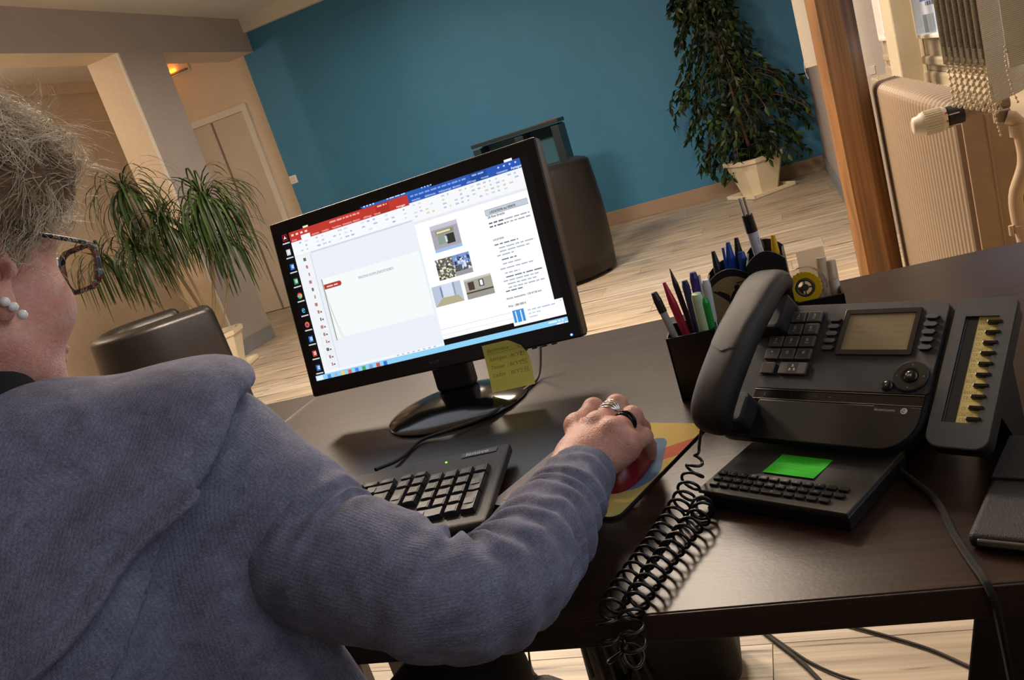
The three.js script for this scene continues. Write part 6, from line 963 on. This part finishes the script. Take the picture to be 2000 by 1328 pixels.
function foldField(p) { // soft folds of the knit on the back
  return 0.006 * (n3(p[0] * 16 + p[1] * 6, p[1] * 7, p[2] * 14, 151) - 0.5) + 0.003 * (n3(p[0] * 34, p[1] * 22, p[2] * 30, 153) - 0.5);
}
// lower edge of the hood collar that lies over the shoulders: its height by depth
const HOOD = [[-0.60, 1.0], [-0.480, 0.993], [-0.459, 0.984], [-0.4345, 0.968], [-0.4145, 0.955], [-0.395, 0.946], [-0.375, 0.937], [-0.35, 0.921], [-0.3265, 0.905], [-0.29, 0.885], [-0.22, 0.87]];
const hoodY = (z) => { for (let i = 0; i + 1 < HOOD.length; i++) if (z <= HOOD[i + 1][0]) return mixn(HOOD[i][1], HOOD[i + 1][1], clamp((z - HOOD[i][0]) / (HOOD[i + 1][0] - HOOD[i][0]))); return 0.87; };
// edge of the cape panel below the hood: its depth by height
const panelZ = (y) => y > 0.934 ? -0.405 - (y - 0.934) * 0.25 : y > 0.898 ? mixn(-0.381, -0.405, (y - 0.898) / 0.036) : mixn(-0.3435, -0.381, (y - 0.8587) / 0.0393);
function sweaterSDF(p) {
  let d = torsoSDF(p) - 0.012;
  d = smin(d, cap(p, SR, [mixn(SR[0], ER[0], 0.3), mixn(SR[1], ER[1], 0.3), mixn(SR[2], ER[2], 0.3)], 0.064, 0.056), 0.03);
  d = smin(d, cap(p, SL, [mixn(SL[0], EL[0], 0.3), mixn(SL[1], EL[1], 0.3), mixn(SL[2], EL[2], 0.3)], 0.064, 0.056), 0.03);
  // cardigan front hanging below the arm
  d = smin(d, cap(p, [-0.452, 0.87, -0.425], [-0.408, 0.70, -0.425], 0.026, 0.034), 0.03); d = smin(d, cap(p, [-0.425, 0.83, -0.455], [-0.378, 0.68, -0.448], 0.018, 0.021), 0.010);
  d += foldField(p);
  // folds that run down from the hood edge over the back
  const base = d;
  for (const [a, b, r] of [[[-0.452, 0.935, -0.385], [-0.498, 0.83, -0.315], 0.006], [[-0.52, 0.90, -0.325], [-0.55, 0.78, -0.285], 0.005], [[-0.425, 0.905, -0.428], [-0.448, 0.80, -0.40], 0.005], [[-0.58, 0.93, -0.325], [-0.59, 0.78, -0.28], 0.005], [[-0.66, 0.93, -0.31], [-0.67, 0.76, -0.275], 0.006]]) { const q = cap(p, a, b, 0, 0); d = smin(d, Math.hypot(Math.max(0, base + 0.004) * 1.0, q * 0.55) - r, 0.02); }
  const e2 = p[2] - panelZ(p[1]); const e = p[1] - hoodY(p[2]); d -= 0.0095 * smooth(-0.002, 0.004, e2) * smooth(0.70, 0.76, p[1]) * (1 - smooth(-0.004, 0.002, e));
  const under = d; d -= 0.0125 * smooth(-0.002, 0.006, e); if (Math.abs(e) < 0.05) d = smin(d, Math.hypot(under - 0.007, (e - 0.007) * 0.7) - 0.0145, 0.003); if (Math.abs(e + 0.014) < 0.03) d = smax(d, -(Math.hypot(under - 0.001, (e + 0.013) * 0.7) - 0.0045), 0.006);
  d = smax(d, -(cap(p, [-0.634, 1.10, -0.452], [-0.634, 1.0, -0.405], 0.070, 0.070)), 0.012);
  return Math.max(d, 0.52 - p[1]);
}
{
  const g = netMesh(sweaterSDF, [-0.92, 0.50, -0.61], [-0.33, 1.07, -0.15], 0.005);
  const sweater = mesh('sweater', WP(keepN(g)), wool, woman);
  // sleeves: a swept tube with gathered folds at the elbow
  const sleeve = (pts, rad, flip) => {
    const c = new THREE.CatmullRomCurve3(pts.map((q) => V(...q)), false, 'centripetal'), NS = 190, NR = 72, L = c.getLength(), pos = [], uv = [], idx = []; let X = V(0, 1, 0); const T0 = c.getTangentAt(0); X.addScaledVector(T0, -X.dot(T0)).normalize();
    const R = (s) => { for (let i = 0; i + 1 < rad.length; i++) if (s <= rad[i + 1][0]) { const t = (s - rad[i][0]) / (rad[i + 1][0] - rad[i][0]), q = t * t * (3 - 2 * t); return [mixn(rad[i][1], rad[i + 1][1], q), mixn(rad[i][2], rad[i + 1][2], q)]; } return rad[rad.length - 1].slice(1); };
    for (let i = 0; i <= NS; i++) {
      const s = i / NS, p = c.getPointAt(s), T = c.getTangentAt(s); X.addScaledVector(T, -X.dot(T)).normalize(); const Y = T.clone().cross(X).normalize();
      const up = V(0, 1, 0).addScaledVector(T, -T.y).normalize(), sd = T.clone().cross(up).normalize();
      const curv = c.getTangentAt(Math.min(1, s + 0.06)).sub(c.getTangentAt(Math.max(0, s - 0.06))), inner = curv.length() > 1e-4 ? curv.clone().normalize() : V(0, 0, 0), bend = Math.min(1, curv.length() * 1.1), [rs, ru] = R(s);
      for (let j = 0; j <= NR; j++) {
        const a = j / NR * Math.PI * 2, dir = sd.clone().multiplyScalar(Math.cos(a)).addScaledVector(up, Math.sin(a)), inn = Math.max(0, dir.dot(inner)), x = s * L;
        const ringy = Math.sin(x * 2 * Math.PI / 0.026 + 2.2 * (n3(x * 30, Math.cos(a) * 1.5, Math.sin(a) * 1.5, 7) - 0.5) * 3 + 0.5 * Math.sin(a));
        let r = Math.hypot(rs * Math.cos(a), ru * Math.sin(a)); const fold = 0.0055 * bend * (0.25 + inn) * ringy + 0.0022 * smooth(0.5, 0.75, s) * (1 - smooth(0.93, 1, s)) * ringy * (0.4 + n3(x * 12, Math.cos(a) * 2, Math.sin(a) * 2, 9)) + 0.005 * (n3(x * 22, Math.cos(a) * 1.6, Math.sin(a) * 1.6, 11) - 0.5) + 0.0016 * (n3(x * 70, Math.cos(a) * 5, Math.sin(a) * 5, 13) - 0.5);
        r += fold * (1 - smooth(0.94, 1, s)) - 0.006 * bend * inn;
        if (s > 0.985) r -= 0.0016 * ((s - 0.985) / 0.015);
        const q = p.clone().addScaledVector(dir, r); q.y = Math.max(q.y, s > 0.42 && q.z < -0.515 && !flip ? TOP + 0.0005 : -1); pos.push(q.x, q.y, q.z); uv.push(a * 0.05, x);
      }
    }
    for (let i = 0; i < NS; i++) for (let j = 0; j < NR; j++) { const a = i * (NR + 1) + j, b = a + 1, d = a + NR + 1, e = d + 1; idx.push(a, d, b, b, d, e); }
    const q = new THREE.BufferGeometry(); q.setAttribute('position', new THREE.Float32BufferAttribute(pos, 3)); q.setAttribute('uv', new THREE.Float32BufferAttribute(uv, 2)); q.setIndex(idx); q.computeVertexNormals(); return q;
  };
  const w2 = wool.clone(); w2.side = THREE.DoubleSide;
  mesh('sleeve', WP(sleeve([[-0.53, 0.937, -0.478], [-0.480, 0.926, -0.486], [-0.4216, 0.8800, -0.4831], [-0.3778, 0.8480, -0.4693], [-0.3268, 0.8270, -0.4615], [-0.2907, 0.8080, -0.4605], [-0.2650, 0.795, -0.479], [-0.252, 0.787, -0.52], [-0.247, 0.7845, -0.57], [-0.241, 0.782, -0.63], [-0.2365, 0.781, -0.688]], [[0, 0.058, 0.060], [0.12, 0.063, 0.066], [0.26, 0.061, 0.062], [0.38, 0.055, 0.055], [0.5, 0.050, 0.050], [0.60, 0.0455, 0.0455], [0.68, 0.044, 0.0445], [0.78, 0.042, 0.042], [0.88, 0.037, 0.037], [0.97, 0.0335, 0.030], [1, 0.0345, 0.0305]])), w2, sweater);
  mesh('sleeve', WP(sleeve([[-0.79, 0.958, -0.44], [-0.83, 0.93, -0.437], [-0.88, 0.85, -0.43], [-0.92, 0.79, -0.425], [-0.90, 0.785, -0.48], [-0.83, 0.785, -0.57], [-0.765, 0.782, -0.65]], [[0, 0.062, 0.064], [0.3, 0.06, 0.06], [0.55, 0.05, 0.05], [0.8, 0.042, 0.042], [1, 0.034, 0.03]], true)), w2, sweater);
  // black roll collar under the sweater, trousers, shoes
  const blackKnit = pmat(0x0c0b0d, 0.95, { bumpMap: knitB, bumpScale: 0.0008 });
  const collar = netMesh((p) => { const t = smax(smin(neckSDF(p), torsoSDF(p) + 0.004, 0.04) - 0.011, p[1] - (1.062 + 0.30 * (p[2] + 0.42)), 0.008); return smax(t, 0.975 - p[1], 0.01); }, [-0.80, 0.88, -0.56], [-0.47, 1.13, -0.30], 0.005);
  mesh('turtleneck', WP(keepN(collar)), blackKnit, woman);
  const trousers = netMesh((p) => { let d = ell(p, [-0.634, 0.545, -0.33], [0.19, 0.085, 0.145]); for (const [h, k, a] of [[[-0.72, 0.53, -0.34], [-0.74, 0.55, -0.78], [-0.74, 0.09, -0.74]], [[-0.55, 0.53, -0.34], [-0.435, 0.548, -0.675], [-0.435, 0.09, -0.68]]]) { d = smin(d, cap(p, h, k, 0.09, 0.066), 0.05); d = smin(d, cap(p, k, a, 0.064, 0.056), 0.03); } return smax(d + 0.004 * (n3(p[0] * 20, p[1] * 20, p[2] * 20, 17) - 0.5), 0.09 - p[1], 0.01); }, [-0.90, 0.06, -0.90], [-0.33, 0.66, -0.14], 0.010);
  mesh('trousers', WP(keepN(trousers)), mat(0x121113, 0.85), woman);
  for (const [x, z] of [[-0.74, -0.74], [-0.42, -0.68]]) { const s = netMesh((p) => smax(smin(cap(p, [x, 0.05, z], [x, 0.035, z - 0.14], 0.042, 0.034), cap(p, [x, 0.12, z], [x, 0.05, z], 0.042, 0.042), 0.02), 0.002 - p[1], 0.004), [x - 0.07, -0.01, z - 0.2], [x + 0.07, 0.15, z + 0.07], 0.007); mesh('shoe', WP(keepN(s)), black, woman); }
  // finger rings
  const ring = (f, at, R, tube_, m, n) => { const a = V(...FING[f][0]), b = V(...FING[f][1]), p = a.clone().lerp(b, at), d = b.clone().sub(a).normalize(), gs = []; for (let k = 0; k < n; k++) { const t = new THREE.TorusGeometry(R, tube_, 10, 40); t.rotateX((k - (n - 1) / 2) * 0.28); t.translate(0, 0, (k - (n - 1) / 2) * tube_ * 1.3); gs.push(t); } const g = merge(gs).applyQuaternion(new THREE.Quaternion().setFromUnitVectors(V(0, 0, 1), d)).translate(p.x, p.y, p.z); return mesh('finger_ring', WP(g), m, woman); };
  ring('middle', 0.66, 0.0110, 0.0015, mat(0xd8d6d2, 0.18, { metalness: 1 }), 4).userData.label = 'wide braided silver ring';
  ring('ring', 0.62, 0.0106, 0.0018, mat(0x2a2a30, 0.15, { metalness: 0.9 }), 2).userData.label = 'dark ring';
}
{ // office chair under her
  const t = thing('office_chair', 'black office chair the woman sits on', 'office chair', [-0.634, 0, -0.30]);
  const cl = mat(0x161618, 0.9, { bumpMap: knitB, bumpScale: 0.001 });
  mesh('seat', rbox(0.48, 0.075, 0.46, 0.034, 0, 0.422, 0, 4), cl, t); mesh('backrest', rbox(0.42, 0.34, 0.06, 0.028, 0, 0.60, 0.235, 4), cl, t);
  mesh('back_bar', rbox(0.06, 0.20, 0.014, 0.005, 0, 0.47, 0.262), black, t); mesh('gas_column', cyl(0.026, 0.024, 0.30, 18, 0, 0.085, 0), black, t); mesh('mechanism', rbox(0.16, 0.03, 0.2, 0.008, 0, 0.372, 0), black, t);
  for (let k = 0; k < 5; k++) { const a = k / 5 * 6.283 + 0.3; mesh('base_arm', rbox(0.27, 0.025, 0.045, 0.01, 0.15, 0.078, 0).rotateY(a), black, t); mesh('castor', new THREE.CylinderGeometry(0.03, 0.03, 0.04, 18).rotateX(Math.PI / 2).translate(0.28, 0.03, 0).rotateY(a), black, t); }
}
renderer.render(scene, camera);
